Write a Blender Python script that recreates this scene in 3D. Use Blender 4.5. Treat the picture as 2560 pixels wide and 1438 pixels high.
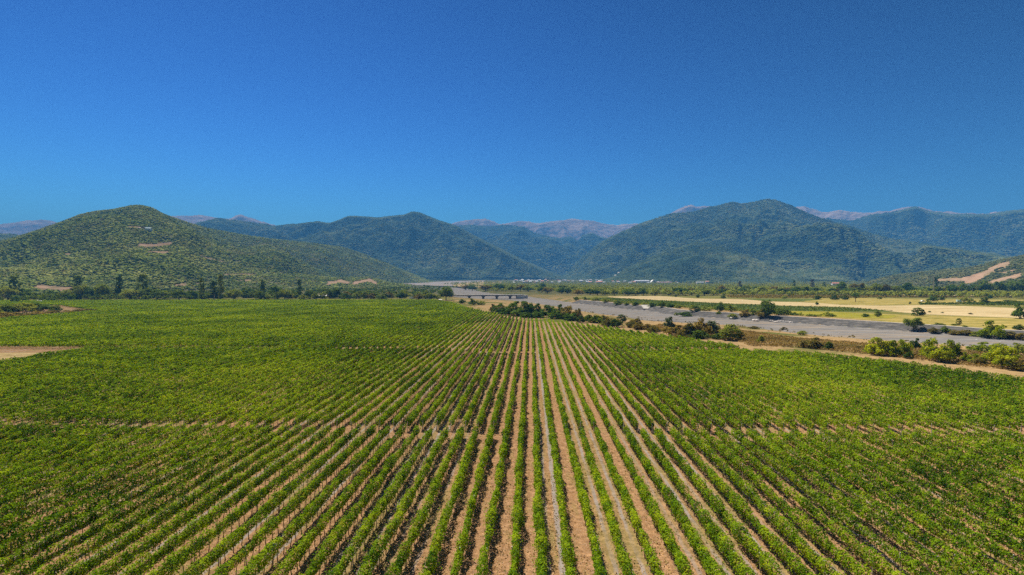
import bpy, math
import numpy as np
from mathutils import Vector

# ------------------------------------------------------------------ camera, sky, sun
SC = bpy.context.scene
for o in list(bpy.data.objects):
    bpy.data.objects.remove(o)
F, CX, CY = 1500.0, 1280.0, 719.0
CAM_H = 26.8
YAW = math.atan(47 / 1500)
PITCH = -math.atan(22 / 1500)
cam = bpy.data.cameras.new('camera')
cam.sensor_width = 36.0
cam.lens = F / 2560 * 36.0
cam.clip_start = 0.5
cam.clip_end = 60000
camo = bpy.data.objects.new('camera', cam)
SC.collection.objects.link(camo)
camo.location = (0, 0, CAM_H)
camo.rotation_euler = (math.pi / 2 + PITCH, 0, YAW)
SC.camera = camo

SUN_AZ = math.radians(-32)          # clockwise from +Y (ahead, to the left)
SUN_EL = math.radians(56)
w = bpy.data.worlds.new('World')
SC.world = w
w.use_nodes = True
nt = w.node_tree
bg = nt.nodes['Background']
sky = nt.nodes.new('ShaderNodeTexSky')
sky.sky_type = 'NISHITA'
sky.sun_disc = False
sky.sun_elevation = SUN_EL
sky.sun_rotation = SUN_AZ
sky.altitude = 300
sky.air_density = 1.0
sky.dust_density = 0.45
sky.ozone_density = 4.0
deep = nt.nodes.new('ShaderNodeGamma')          # deep polarised blue of the photograph
deep.inputs[1].default_value = 3.0
dim = nt.nodes.new('ShaderNodeVectorMath')
dim.operation = 'SCALE'
dim.inputs['Scale'].default_value = 0.235
tint = nt.nodes.new('ShaderNodeMix')
tint.data_type = 'RGBA'
tint.blend_type = 'MULTIPLY'
tint.inputs[0].default_value = 1.0
tint.inputs[7].default_value = (0.88, 1.0, 0.95, 1)
nt.links.new(sky.outputs[0], tint.inputs[6])
nt.links.new(tint.outputs[2], dim.inputs[0])
nt.links.new(dim.outputs[0], deep.inputs[0])
nt.links.new(deep.outputs[0], bg.inputs[0])
bg.inputs[1].default_value = 0.076

sl = bpy.data.lights.new('sun', 'SUN')
sl.energy = 5.0
sl.angle = math.radians(0.53)
sl.color = (1.0, 0.93, 0.82)
so = bpy.data.objects.new('sun', sl)
SC.collection.objects.link(so)
sd = Vector((math.sin(SUN_AZ) * math.cos(SUN_EL), math.cos(SUN_AZ) * math.cos(SUN_EL), math.sin(SUN_EL)))
so.rotation_euler = sd.to_track_quat('Z', 'Y').to_euler()
so.location = (0, 0, 300)

SC.view_settings.view_transform = 'Standard'
SC.view_settings.look = 'None'
SC.view_settings.exposure = 1.1
SC.view_settings.gamma = 1.0
SC.render.engine = 'CYCLES'
cy = SC.cycles
cy.max_bounces = 5
cy.diffuse_bounces = 3
cy.glossy_bounces = 1
cy.transmission_bounces = 3
cy.volume_bounces = 0
cy.use_denoising = False
cy.adaptive_threshold = 0.02
cy.transparent_max_bounces = 4
cy.caustics_reflective = False
cy.caustics_refractive = False

HAZE_DENSITY = 1.0e-4
HAZE_COLOR = (0.085, 0.34, 0.76)

# ------------------------------------------------------------------ helpers
RNG = np.random.default_rng(7)
cyw, syw = math.cos(YAW), math.sin(YAW)
cp, sp = math.cos(PITCH), math.sin(PITCH)


def ray(px, py):
    """direction in the world of a photo pixel (2560 wide)"""
    a = (np.asarray(px, float) - CX) / F
    b = (CY - np.asarray(py, float)) / F
    y = cp - b * sp
    z = sp + b * cp
    return a * cyw - y * syw, a * syw + y * cyw, z


def project(x, y, z):
    xr = x * cyw + y * syw
    yr = -x * syw + y * cyw
    zz = z - CAM_H
    dep = yr * cp + zz * sp
    up = -yr * sp + zz * cp
    dep = np.where(dep > 1, dep, 1)
    return CX + F * xr / dep, CY - F * up / dep


def flat(px, py, z=0.0):
    dx, dy, dz = ray(px, py)
    t = (z - CAM_H) / dz
    return dx * t, dy * t


def hash2(ix, iy, seed):
    h = (ix.astype(np.int64) * 374761393 + iy.astype(np.int64) * 668265263 + seed * 974634777) & 0xFFFFFFFF
    h = ((h ^ (h >> 13)) * 1274126177) & 0xFFFFFFFF
    h = (h ^ (h >> 16)) & 0xFFFFFF
    return h / float(0xFFFFFF)


def vnoise(x, y, seed=0):
    x = np.asarray(x, float); y = np.asarray(y, float)
    ix = np.floor(x); iy = np.floor(y)
    fx = x - ix; fy = y - iy
    fx = fx * fx * (3 - 2 * fx); fy = fy * fy * (3 - 2 * fy)
    a = hash2(ix, iy, seed); b = hash2(ix + 1, iy, seed)
    c = hash2(ix, iy + 1, seed); d = hash2(ix + 1, iy + 1, seed)
    return (a * (1 - fx) + b * fx) * (1 - fy) + (c * (1 - fx) + d * fx) * fy


def fbm(x, y, seed=0, octv=4, ridged=False):
    s = 0.0; a = 1.0; n = 0.0
    for k in range(octv):
        v = vnoise(x * 2 ** k + 13.7 * k, y * 2 ** k - 7.1 * k, seed + k)
        if ridged:
            v = 1 - abs(2 * v - 1)
        s = s + v * a; n += a; a *= 0.5
    return s / n


def mesh_np(name, verts, faces, mats=(), fmat=None, smooth=False):
    me = bpy.data.meshes.new(name)
    verts = np.asarray(verts, np.float32); faces = np.asarray(faces, np.int32)
    n = faces.shape[1]
    me.vertices.add(len(verts)); me.vertices.foreach_set('co', verts.ravel())
    me.loops.add(faces.size); me.loops.foreach_set('vertex_index', faces.ravel())
    me.polygons.add(len(faces))
    me.polygons.foreach_set('loop_start', np.arange(0, faces.size, n, dtype=np.int32))
    for m in mats:
        me.materials.append(m)
    if fmat is not None:
        me.polygons.foreach_set('material_index', np.asarray(fmat, np.int32))
    me.update(calc_edges=True)
    me.polygons.foreach_set('use_smooth', np.full(len(faces), smooth, dtype=bool))
    return me


def link(name, me, parent=None, loc=None):
    o = bpy.data.objects.new(name, me)
    SC.collection.objects.link(o)
    if loc is not None:
        o.location = loc
    if parent is not None:
        o.parent = parent
    return o


def tag(o, label, cat, group=None, kind=None):
    o['label'] = label
    if cat:
        o['category'] = cat
    if group:
        o['group'] = group
    if kind:
        o['kind'] = kind
    return o


def structure(o):
    o['kind'] = 'structure'
    return o


ONES = 'zero one two three four five six seven eight nine ten eleven twelve thirteen fourteen fifteen sixteen seventeen eighteen nineteen'.split()
TENS = 'x x twenty thirty forty fifty sixty seventy eighty ninety'.split()
ORD = {'one': 'first', 'two': 'second', 'three': 'third', 'five': 'fifth', 'eight': 'eighth', 'nine': 'ninth', 'twelve': 'twelfth'}


def ordinal(n):
    pre = ''
    if n >= 100:
        pre = ('hundred' if n < 200 else 'two-hundred'); n = n % 100
        if n == 0:
            return pre + 'th'
        pre += '-and-'
    if n < 20:
        wd = ONES[n]
        return pre + ORD.get(wd, wd + 'th')
    t, u = divmod(n, 10)
    if u == 0:
        return pre + TENS[t][:-1] + 'ieth'
    wd = ONES[u]
    return pre + TENS[t] + '-' + ORD.get(wd, wd + 'th')


# ------------------------------------------------------------------ materials
def new_mat(name):
    m = bpy.data.materials.new(name)
    m.use_nodes = True
    t = m.node_tree
    for n in list(t.nodes):
        t.nodes.remove(n)
    return m, t, t.nodes.new('ShaderNodeOutputMaterial')


def N(t, kind, **kw):
    n = t.nodes.new(kind)
    for k, v in kw.items():
        setattr(n, k, v)
    return n


def noise(t, vec, scale, detail=2.0, rough=0.5):
    n = N(t, 'ShaderNodeTexNoise')
    n.inputs['Scale'].default_value = scale
    n.inputs['Detail'].default_value = detail
    n.inputs['Roughness'].default_value = rough
    t.links.new(vec, n.inputs['Vector'])
    return n.outputs['Fac']


def ramp(t, fac, stops):
    r = N(t, 'ShaderNodeValToRGB')
    el = r.color_ramp.elements
    while len(el) < len(stops):
        el.new(0.5)
    for e, (p, c) in zip(el, stops):
        e.position = p
        e.color = (*c, 1) if len(c) == 3 else c
    t.links.new(fac, r.inputs[0])
    return r.outputs[0]


def mixc(t, fac, a, b, mode='MIX'):
    m = N(t, 'ShaderNodeMix', data_type='RGBA', blend_type=mode)
    if isinstance(fac, (int, float)):
        m.inputs[0].default_value = fac
    else:
        t.links.new(fac, m.inputs[0])
    for i, c in ((6, a), (7, b)):
        if isinstance(c, tuple):
            m.inputs[i].default_value = (*c, 1)
        else:
            t.links.new(c, m.inputs[i])
    return m.outputs[2]


def math_n(t, op, a, b=None, clamp=False):
    m = N(t, 'ShaderNodeMath', operation=op, use_clamp=clamp)
    for i, c in ((0, a), (1, b)):
        if c is None:
            continue
        if isinstance(c, (int, float)):
            m.inputs[i].default_value = c
        else:
            t.links.new(c, m.inputs[i])
    return m.outputs[0]


def maprange(t, v, a, b, c=0.0, d=1.0):
    m = N(t, 'ShaderNodeMapRange')
    t.links.new(v, m.inputs[0])
    for i, x in enumerate((a, b, c, d)):
        m.inputs[i + 1].default_value = x
    return m.outputs[0]


def leaf_mat(name, lo, mid, hi, big=0.03, small=2.5, transl=0.45, accent=None, rnd=0.0):
    """leaf colour: broad patches of vigour + leaf-by-leaf variation, lit through"""
    m, t, out = new_mat(name)
    pos = N(t, 'ShaderNodeNewGeometry').outputs['Position']
    a = noise(t, pos, big, 5.0, 0.65)
    b = noise(t, pos, small, 1.0)
    f = math_n(t, 'ADD', math_n(t, 'MULTIPLY', a, 0.55), math_n(t, 'MULTIPLY', b, 0.45))
    if rnd:
        oi = N(t, 'ShaderNodeObjectInfo').outputs['Random']
        f = math_n(t, 'ADD', f, math_n(t, 'MULTIPLY', math_n(t, 'SUBTRACT', oi, 0.5), rnd))
    col = ramp(t, f, [(0.37, lo), (0.5, mid), (0.63, hi)])
    if accent:
        c = noise(t, pos, small * 1.7, 0.0)
        k = maprange(t, c, 0.66, 0.74)
        col = mixc(t, math_n(t, 'MULTIPLY', k, 0.7), col, accent)
    d = N(t, 'ShaderNodeBsdfDiffuse')
    tr = N(t, 'ShaderNodeBsdfTranslucent')
    t.links.new(col, d.inputs[0])
    tc = mixc(t, 1.0, col, (1.25, 1.15, 0.5), 'MULTIPLY')
    t.links.new(tc, tr.inputs[0])
    ms = N(t, 'ShaderNodeMixShader')
    ms.inputs[0].default_value = transl
    t.links.new(d.outputs[0], ms.inputs[1]); t.links.new(tr.outputs[0], ms.inputs[2])
    t.links.new(ms.outputs[0], out.inputs[0])
    return m


def plain_mat(name, col, rough=0.8, var=0.12, scale=1.0, metal=0.0):
    m, t, out = new_mat(name)
    pos = N(t, 'ShaderNodeNewGeometry').outputs['Position']
    f = noise(t, pos, scale, 3.0)
    lo = tuple(c * (1 - var * 2) for c in col); hi = tuple(min(1, c * (1 + var * 2)) for c in col)
    c = ramp(t, f, [(0.3, lo), (0.7, hi)])
    p = N(t, 'ShaderNodeBsdfPrincipled')
    p.inputs['Roughness'].default_value = rough
    p.inputs['Metallic'].default_value = metal
    t.links.new(c, p.inputs['Base Color'])
    t.links.new(p.outputs[0], out.inputs[0])
    return m


def rough_out(t, out, col, bumpf=None, dist=0.1, strength=0.6):
    p = N(t, 'ShaderNodeBsdfDiffuse')
    p.inputs['Roughness'].default_value = 0.6
    t.links.new(col, p.inputs[0])
    if bumpf is not None:
        b = N(t, 'ShaderNodeBump')
        b.inputs['Distance'].default_value = dist
        b.inputs['Strength'].default_value = strength
        t.links.new(bumpf, b.inputs['Height'])
        t.links.new(b.outputs[0], p.inputs['Normal'])
    t.links.new(p.outputs[0], out.inputs[0])


VINE = leaf_mat('vine_leaves', (0.034, 0.084, 0.006), (0.152, 0.250, 0.009), (0.320, 0.405, 0.016), big=0.022, small=0.7, transl=0.36, accent=(0.30, 0.27, 0.03))
TREE = leaf_mat('tree_leaves', (0.055, 0.095, 0.016), (0.140, 0.190, 0.026), (0.26, 0.285, 0.045), big=0.05, small=0.9, transl=0.3, rnd=0.35)
DARK = leaf_mat('dark_leaves', (0.035, 0.080, 0.014), (0.085, 0.145, 0.020), (0.165, 0.225, 0.035), big=0.08, small=1.0, transl=0.3, rnd=0.15)
BRONZE = leaf_mat('bronze_leaves', (0.080, 0.080, 0.018), (0.16, 0.14, 0.03), (0.27, 0.20, 0.05), big=0.10, small=1.0, transl=0.3, rnd=0.2, accent=(0.22, 0.11, 0.03))
LIME = leaf_mat('lime_leaves', (0.10, 0.15, 0.010), (0.24, 0.30, 0.014), (0.42, 0.44, 0.02), big=0.10, small=1.0, transl=0.4, rnd=0.12)
SILVER = leaf_mat('silver_leaves', (0.07, 0.10, 0.05), (0.11, 0.15, 0.07), (0.17, 0.20, 0.11), big=0.10, small=1.0, transl=0.3)
SCRUB = leaf_mat('dry_scrub_leaves', (0.065, 0.085, 0.030), (0.115, 0.130, 0.045), (0.20, 0.185, 0.080), big=0.01, small=0.06, transl=0.2)
RUSTY = leaf_mat('rusty_leaves', (0.07, 0.045, 0.02), (0.12, 0.07, 0.03), (0.16, 0.09, 0.04), big=0.1, small=1.0, transl=0.2)
DRYGRASS = leaf_mat('dry_grass_blades', (0.16, 0.11, 0.045), (0.26, 0.18, 0.07), (0.36, 0.26, 0.10), big=0.05, small=1.2, transl=0.3, accent=(0.12, 0.13, 0.03))
FOREST = leaf_mat('forest_leaves', (0.100, 0.140, 0.028), (0.180, 0.215, 0.045), (0.29, 0.295, 0.080), big=0.006, small=0.06, transl=0.2, accent=(0.13, 0.11, 0.05))
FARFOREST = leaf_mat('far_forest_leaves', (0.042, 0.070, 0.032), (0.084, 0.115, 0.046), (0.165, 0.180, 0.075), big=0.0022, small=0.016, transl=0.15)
BARK = plain_mat('bark', (0.10, 0.075, 0.055), 0.9, 0.2, 3.0)
DEADWOOD = plain_mat('dead_wood', (0.42, 0.34, 0.26), 0.9, 0.1, 2.0)
POST = plain_mat('weathered_post', (0.42, 0.38, 0.33), 0.85, 0.2, 4.0)
CONC = plain_mat('concrete', (0.42, 0.39, 0.34), 0.9, 0.12, 0.5)
DARKCONC = plain_mat('dark_shaded_concrete', (0.13, 0.12, 0.11), 0.9, 0.15, 0.4)  # bridge girders and piers: backlit shade painted into the concrete; weir reuses it
WHITE = plain_mat('white_wall', (0.62, 0.59, 0.54), 0.8, 0.04, 0.3)
CREAM = plain_mat('cream_wall', (0.62, 0.53, 0.40), 0.8, 0.08, 0.3)
TERRA = plain_mat('terracotta_roof', (0.50, 0.19, 0.11), 0.8, 0.12, 0.5)
TIN = plain_mat('tin_roof', (0.42, 0.43, 0.45), 0.5, 0.08, 0.4)
RUSTROOF = plain_mat('rusty_roof', (0.33, 0.20, 0.15), 0.8, 0.15, 0.4)
TEAL = plain_mat('pale_blue_paint', (0.42, 0.62, 0.66), 0.4, 0.04, 0.5)
CARWHITE = plain_mat('white_paint', (0.80, 0.80, 0.80), 0.35, 0.03, 0.5)
GLASS = plain_mat('dark_glass', (0.03, 0.035, 0.04), 0.15, 0.02, 0.5)
TYRE = plain_mat('tyre_rubber', (0.025, 0.025, 0.025), 0.9, 0.05, 2.0)
ROCK = plain_mat('pale_rock', (0.62, 0.56, 0.50), 0.9, 0.15, 1.5)


def ground_mat():
    m, t, out = new_mat('dry_plain')
    pos = N(t, 'ShaderNodeNewGeometry').outputs['Position']
    sep = N(t, 'ShaderNodeSeparateXYZ'); t.links.new(pos, sep.inputs[0])
    a = noise(t, pos, 0.02, 4.0, 0.6)
    b = noise(t, pos, 0.35, 4.0, 0.65)
    c = noise(t, pos, 3.0, 3.0, 0.6)
    dry = ramp(t, b, [(0.25, (0.20, 0.135, 0.06)), (0.5, (0.36, 0.24, 0.11)), (0.75, (0.50, 0.34, 0.17))])
    grn = ramp(t, b, [(0.25, (0.06, 0.08, 0.02)), (0.7, (0.19, 0.18, 0.05))])
    plain = mixc(t, maprange(t, a, 0.50, 0.60), dry, grn)
    # far valley floor is mostly green
    far = maprange(t, sep.outputs[1], 700.0, 1100.0)
    plain = mixc(t, math_n(t, 'MULTIPLY', far, 0.75), plain, (0.07, 0.09, 0.03))
    # river gravel below the banks
    st = N(t, 'ShaderNodeMapping'); st.inputs['Rotation'].default_value = (0, 0, math.radians(-32)); st.inputs['Scale'].default_value = (0.06, 0.6, 1)
    t.links.new(pos, st.inputs[0])
    s = noise(t, st.outputs[0], 1.0, 5.0, 0.7)
    g = ramp(t, s, [(0.36, (0.085, 0.082, 0.078)), (0.47, (0.185, 0.175, 0.162)), (0.56, (0.24, 0.222, 0.20)), (0.68, (0.38, 0.345, 0.30))])
    g = mixc(t, math_n(t, 'MULTIPLY', maprange(t, c, 0.45, 0.75), 0.35), g, (0.40, 0.36, 0.33))
    tanp = maprange(t, noise(t, st.outputs[0], 0.35, 3.0, 0.6), 0.54, 0.62)
    g = mixc(t, math_n(t, 'MULTIPLY', tanp, 0.6), g, (0.36, 0.27, 0.17))
    lvl = math_n(t, 'ADD', sep.outputs[2], math_n(t, 'ADD', math_n(t, 'MULTIPLY', math_n(t, 'SUBTRACT', b, 0.5), 1.0), math_n(t, 'MULTIPLY', math_n(t, 'SUBTRACT', a, 0.5), 2.2)))
    near = maprange(t, lvl, -3.0, -2.75)
    col = mixc(t, near, g, plain)
    rough_out(t, out, col, b, 0.5, 0.5)
    return m


def field_mat(name, a, b, c, sx=0.03, sy=0.3, rot=0.0, fine=2.0):
    m, t, out = new_mat(name)
    pos = N(t, 'ShaderNodeNewGeometry').outputs['Position']
    st = N(t, 'ShaderNodeMapping'); st.inputs['Rotation'].default_value = (0, 0, rot); st.inputs['Scale'].default_value = (sx, sy, 1)
    t.links.new(pos, st.inputs[0])
    f = noise(t, st.outputs[0], 1.0, 5.0, 0.65)
    g = noise(t, pos, fine, 3.0)
    f2 = math_n(t, 'ADD', math_n(t, 'MULTIPLY', f, 0.7), math_n(t, 'MULTIPLY', g, 0.3))
    col = ramp(t, f2, [(0.36, a), (0.5, b), (0.62, c)])
    rough_out(t, out, col, g, 0.3, 0.6)
    return m


PITCHX = 2.5
X0 = 0.38 * PITCHX


def soil_mat():
    m, t, out = new_mat('vineyard_earth')
    pos = N(t, 'ShaderNodeNewGeometry').outputs['Position']
    sep = N(t, 'ShaderNodeSeparateXYZ'); t.links.new(pos, sep.inputs[0])
    wob = math_n(t, 'MULTIPLY', math_n(t, 'SUBTRACT', noise(t, pos, 0.3, 2.0), 0.5), 0.5)
    u = math_n(t, 'DIVIDE', math_n(t, 'SUBTRACT', math_n(t, 'ADD', sep.outputs[0], wob), X0), PITCHX)
    lane = math_n(t, 'FLOOR', u)
    fr = math_n(t, 'FRACT', u)
    wn = N(t, 'ShaderNodeTexWhiteNoise', noise_dimensions='1D')
    t.links.new(lane, wn.inputs['W'])
    r = wn.outputs['Value']
    b = noise(t, pos, 1.3, 4.0, 0.65)
    c = noise(t, pos, 7.0, 2.0, 0.6)
    st = N(t, 'ShaderNodeMapping'); st.inputs['Scale'].default_value = (0.5, 0.09, 1); t.links.new(pos, st.inputs[0])
    d = noise(t, st.outputs[0], 1.0, 3.0, 0.6)
    mix1 = math_n(t, 'ADD', math_n(t, 'MULTIPLY', b, 0.6), math_n(t, 'MULTIPLY', c, 0.4))
    earth = ramp(t, mix1, [(0.32, (0.13, 0.070, 0.034)), (0.5, (0.32, 0.180, 0.085)), (0.66, (0.54, 0.32, 0.165))])
    stones = maprange(t, noise(t, pos, 11.0, 0.0), 0.68, 0.74)
    earth = mixc(t, math_n(t, 'MULTIPLY', stones, 0.65), earth, (0.66, 0.52, 0.40))
    grassy = ramp(t, mix1, [(0.32, (0.13, 0.12, 0.035)), (0.5, (0.26, 0.20, 0.075)), (0.68, (0.42, 0.30, 0.12))])
    # some lanes are grassier than others, in long patches
    gl = math_n(t, 'ADD', math_n(t, 'MULTIPLY', r, 0.22), math_n(t, 'MULTIPLY', d, 0.9))
    col = mixc(t, math_n(t, 'MULTIPLY', maprange(t, gl, 0.52, 0.70), 0.75), earth, grassy)
    # grey wheel strips in some lanes
    def strip(centre, half):
        q = math_n(t, 'ABSOLUTE', math_n(t, 'SUBTRACT', fr, centre))
        return maprange(t, q, half, half * 0.55)
    wheel = math_n(t, 'MAXIMUM', strip(0.30, 0.10), strip(0.76, 0.11))
    some = maprange(t, wn.outputs['Value'], 0.45, 0.60)
    grey = ramp(t, b, [(0.3, (0.24, 0.20, 0.175)), (0.7, (0.38, 0.33, 0.29))])
    k = math_n(t, 'MULTIPLY', math_n(t, 'MULTIPLY', wheel, some), maprange(t, d, 0.62, 0.45, 0.15, 0.9))
    one = math_n(t, 'COMPARE', lane, 0.0); one.node.inputs[2].default_value = 0.1
    k = math_n(t, 'MAXIMUM', k, math_n(t, 'MULTIPLY', math_n(t, 'MULTIPLY', one, strip(0.80, 0.13)), 0.95))
    col = mixc(t, k, col, grey)
    rough_out(t, out, col, mix1, 0.12, 0.9)
    return m


def hill_mat(name, a, b, c, bare=(0.36, 0.27, 0.20), scale=0.02, bumpd=8.0, speck=None):
    m, t, out = new_mat(name)
    pos = N(t, 'ShaderNodeNewGeometry').outputs['Position']
    f = noise(t, pos, scale, 5.0, 0.7)
    f1 = noise(t, pos, scale * 0.12, 3.0, 0.6)
    v = N(t, 'ShaderNodeTexVoronoi'); v.inputs['Scale'].default_value = scale * 2.2
    t.links.new(pos, v.inputs['Vector'])
    ff = math_n(t, 'ADD', math_n(t, 'MULTIPLY', f, 0.6), math_n(t, 'MULTIPLY', f1, 0.4))
    col = ramp(t, ff, [(0.38, a), (0.5, b), (0.62, c)])
    at = N(t, 'ShaderNodeAttribute', attribute_name='bare')
    col = mixc(t, at.outputs['Fac'], col, bare)
    rough_out(t, out, col, math_n(t, 'SUBTRACT', f, math_n(t, 'MULTIPLY', v.outputs['Distance'], 0.6)), bumpd, 1.0)
    return m


GROUND = ground_mat()
SOIL = soil_mat()

# ------------------------------------------------------------------ terrain
# river edges as photo pixels on the gravel bed, seen from the camera, turned into ground points
BED = -3.6
near_px = [(2700, 893), (2560, 878), (2425, 869), (2305, 860), (2100, 846), (1993, 835), (1909, 824), (1859, 817), (1760, 812), (1653, 806), (1604, 802.5),
           (1583, 796), (1519, 788.5), (1463, 780), (1400, 768), (1290, 753), (1200, 748.5), (1140, 744), (1126, 731), (1118, 722), (1108, 715.5)]
far_px = [(2700, 861), (2560, 851), (2439, 842), (2312, 832), (2100, 816.6), (1979, 808), (1881, 802.5), (1796, 795), (1719, 791), (1663, 785),
          (1625, 778), (1562, 773), (1498, 765), (1428, 758), (1350, 747), (1300, 741), (1235, 735.5), (1200, 730), (1172, 722), (1150, 715.5)]


def poly_world(pts, z):
    p = np.array(pts, float)
    x, y = flat(p[:, 0], p[:, 1], z)
    return np.stack([x, y], 1)


near_e = poly_world(near_px, BED)
far_e = poly_world(far_px, BED)
ring = np.concatenate([near_e, far_e[::-1]])


def dist_poly(x, y, pl, closed=False):
    best = np.full(x.shape, 1e18)
    n = len(pl)
    for i in range(n if closed else n - 1):
        ax, ay = pl[i]; bx, by = pl[(i + 1) % n]
        dx, dy = bx - ax, by - ay
        L = dx * dx + dy * dy + 1e-9
        tt = np.clip(((x - ax) * dx + (y - ay) * dy) / L, 0, 1)
        best = np.minimum(best, (x - ax - tt * dx) ** 2 + (y - ay - tt * dy) ** 2)
    return np.sqrt(best)


def inside(x, y, pl):
    c = np.zeros(x.shape, bool)
    n = len(pl)
    j = n - 1
    for i in range(n):
        xi, yi = pl[i]; xj, yj = pl[j]
        hit = ((yi > y) != (yj > y)) & (x < (xj - xi) * (y - yi) / (yj - yi + 1e-12) + xi)
        c ^= hit
        j = i
    return c


def H(x, y):
    """ground height"""
    x = np.asarray(x, float); y = np.asarray(y, float)
    d = np.hypot(x, y)
    z = np.clip(d - 2700, 0, None) * 0.0098
    ins = inside(x, y, ring)
    dn = dist_poly(x, y, near_e); df = dist_poly(x, y, far_e)
    # outside: rise from the bed to the plain
    tn = np.clip((dn - 4) / 58.0, 0, 1); tf = np.clip(df / 11.0, 0, 1)
    up = np.where(dn < df, np.minimum(dn / 5.0, 1) * 0.28 + tn * 0.72, tf)
    z = np.where(ins, z + BED + 0.35 * (vnoise(x / 14, y / 14, 5) - 0.5), z + BED * (1 - up))
    return z


def place(px, py, zoff=0.0):
    """ground point seen at a photo pixel"""
    dx, dy, dz = ray(px, py)
    z = 0.0
    for _ in range(25):
        if dz >= -1e-4:
            dz = -1e-4
        tt = (z - CAM_H) / dz
        tt = min(tt, 9000)
        z = float(H(np.array([dx * tt]), np.array([dy * tt]))[0]) * 0.5 + z * 0.5
    return float(dx * tt), float(dy * tt), z + zoff


def lines(parts):
    out = []
    for a, b, s in parts:
        out.append(np.arange(a, b, s))
    return np.unique(np.concatenate(out))


def grid_ground():
    xs = lines([(-13500, -2000, 700), (-2000, -700, 130), (-700, -160, 20), (-160, 320, 4), (320, 700, 25), (700, 2000, 130), (2000, 13501, 700)])
    ys = lines([(-1500, 180, 120), (180, 230, 10), (230, 760, 4), (760, 1200, 8), (1200, 3200, 30), (3200, 6000, 150), (6000, 13601, 700)])
    X, Y = np.meshgrid(xs, ys)
    Z = H(X.ravel(), Y.ravel())
    V = np.stack([X.ravel(), Y.ravel(), Z], 1)
    nx, ny = len(xs), len(ys)
    i = np.arange(nx * ny).reshape(ny, nx)
    Fc = np.stack([i[:-1, :-1].ravel(), i[:-1, 1:].ravel(), i[1:, 1:].ravel(), i[1:, :-1].ravel()], 1)
    me = mesh_np('ground', V, Fc, [GROUND], smooth=True)
    structure(link('ground', me))


grid_ground()


def sheet(name, px_pts, mat, z=0.05, world=False, keep=False):
    """a flat patch of land outlined on the plain"""
    if world:
        P = [(x, y) for x, y in px_pts]
    else:
        P = [tuple(float(v) for v in flat(a, b, 0.0)) for a, b in px_pts]
    # keep patches off the sloping banks: long edges are cut up and pulled back from the river
    D = []
    for i in range(len(P)):
        (ax, ay), (bx, by) = P[i], P[(i + 1) % len(P)]
        n = max(1, min(40, int(math.hypot(bx - ax, by - ay) / 12)))
        D += [(ax + (bx - ax) * q / n, ay + (by - ay) * q / n) for q in range(n)]
    A = np.array(D)
    if not keep:
        for _ in range(4):
            g = lambda x, y: dist_poly(x, y, far_e)
            d0 = g(A[:, 0], A[:, 1])
            sgn = np.where(inside(A[:, 0], A[:, 1], ring), -1, 1)
            gx = (g(A[:, 0] + 0.5, A[:, 1]) - g(A[:, 0] - 0.5, A[:, 1])); gy = (g(A[:, 0], A[:, 1] + 0.5) - g(A[:, 0], A[:, 1] - 0.5))
            L = np.hypot(gx, gy) + 1e-6
            mv = np.where(d0 * sgn < 14.5, 14.6 - d0 * sgn, 0) * sgn
            A = A + np.stack([gx / L * mv, gy / L * mv], 1)
        A = A + np.stack([(vnoise(A[:, 0] / 9, A[:, 1] / 9, 71) - 0.5) * 2.0, (vnoise(A[:, 0] / 9, A[:, 1] / 9, 72) - 0.5) * 7.0], 1)
    P = [tuple(p) for p in A]
    me = bpy.data.meshes.new(name)
    V = []
    for x, y in P:
        h = float(H(np.array([x]), np.array([y]))[0])
        V.append((x, y, max(h, 0) + z))
    me.from_pydata(V, [], [tuple(range(len(P)))])
    me.materials.append(mat)
    me.update()
    if me.polygons[0].normal.z < 0:
        me.flip_normals()
    return structure(link(name, me))


PALE = field_mat('stubble', (0.34, 0.26, 0.12), (0.50, 0.38, 0.19), (0.63, 0.49, 0.28), 0.02, 0.10, fine=0.35)
GOLD = field_mat('golden_grass', (0.15, 0.15, 0.035), (0.33, 0.26, 0.07), (0.50, 0.37, 0.12), 0.035, 0.12, fine=0.35)
YELG = field_mat('yellow_green_grass', (0.17, 0.17, 0.025), (0.29, 0.26, 0.035), (0.40, 0.33, 0.06), 0.03, 0.15)
GREENF = field_mat('green_crop', (0.055, 0.085, 0.02), (0.10, 0.13, 0.03), (0.17, 0.19, 0.06), 0.12, 0.5)
OLIVEF = field_mat('olive_grass', (0.11, 0.12, 0.03), (0.18, 0.17, 0.045), (0.28, 0.23, 0.07), 0.02, 0.1)
GRAVEL = field_mat('pale_gravel', (0.24, 0.21, 0.185), (0.32, 0.27, 0.225), (0.40, 0.33, 0.26), 0.01, 0.02, fine=0.2)
DRYB = field_mat('dry_bank_grass', (0.24, 0.18, 0.07), (0.40, 0.29, 0.13), (0.54, 0.41, 0.21), 0.2, 0.2)
ROADM = field_mat('dusty_road', (0.42, 0.38, 0.33), (0.52, 0.47, 0.41), (0.60, 0.54, 0.47), 0.1, 0.3)

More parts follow.
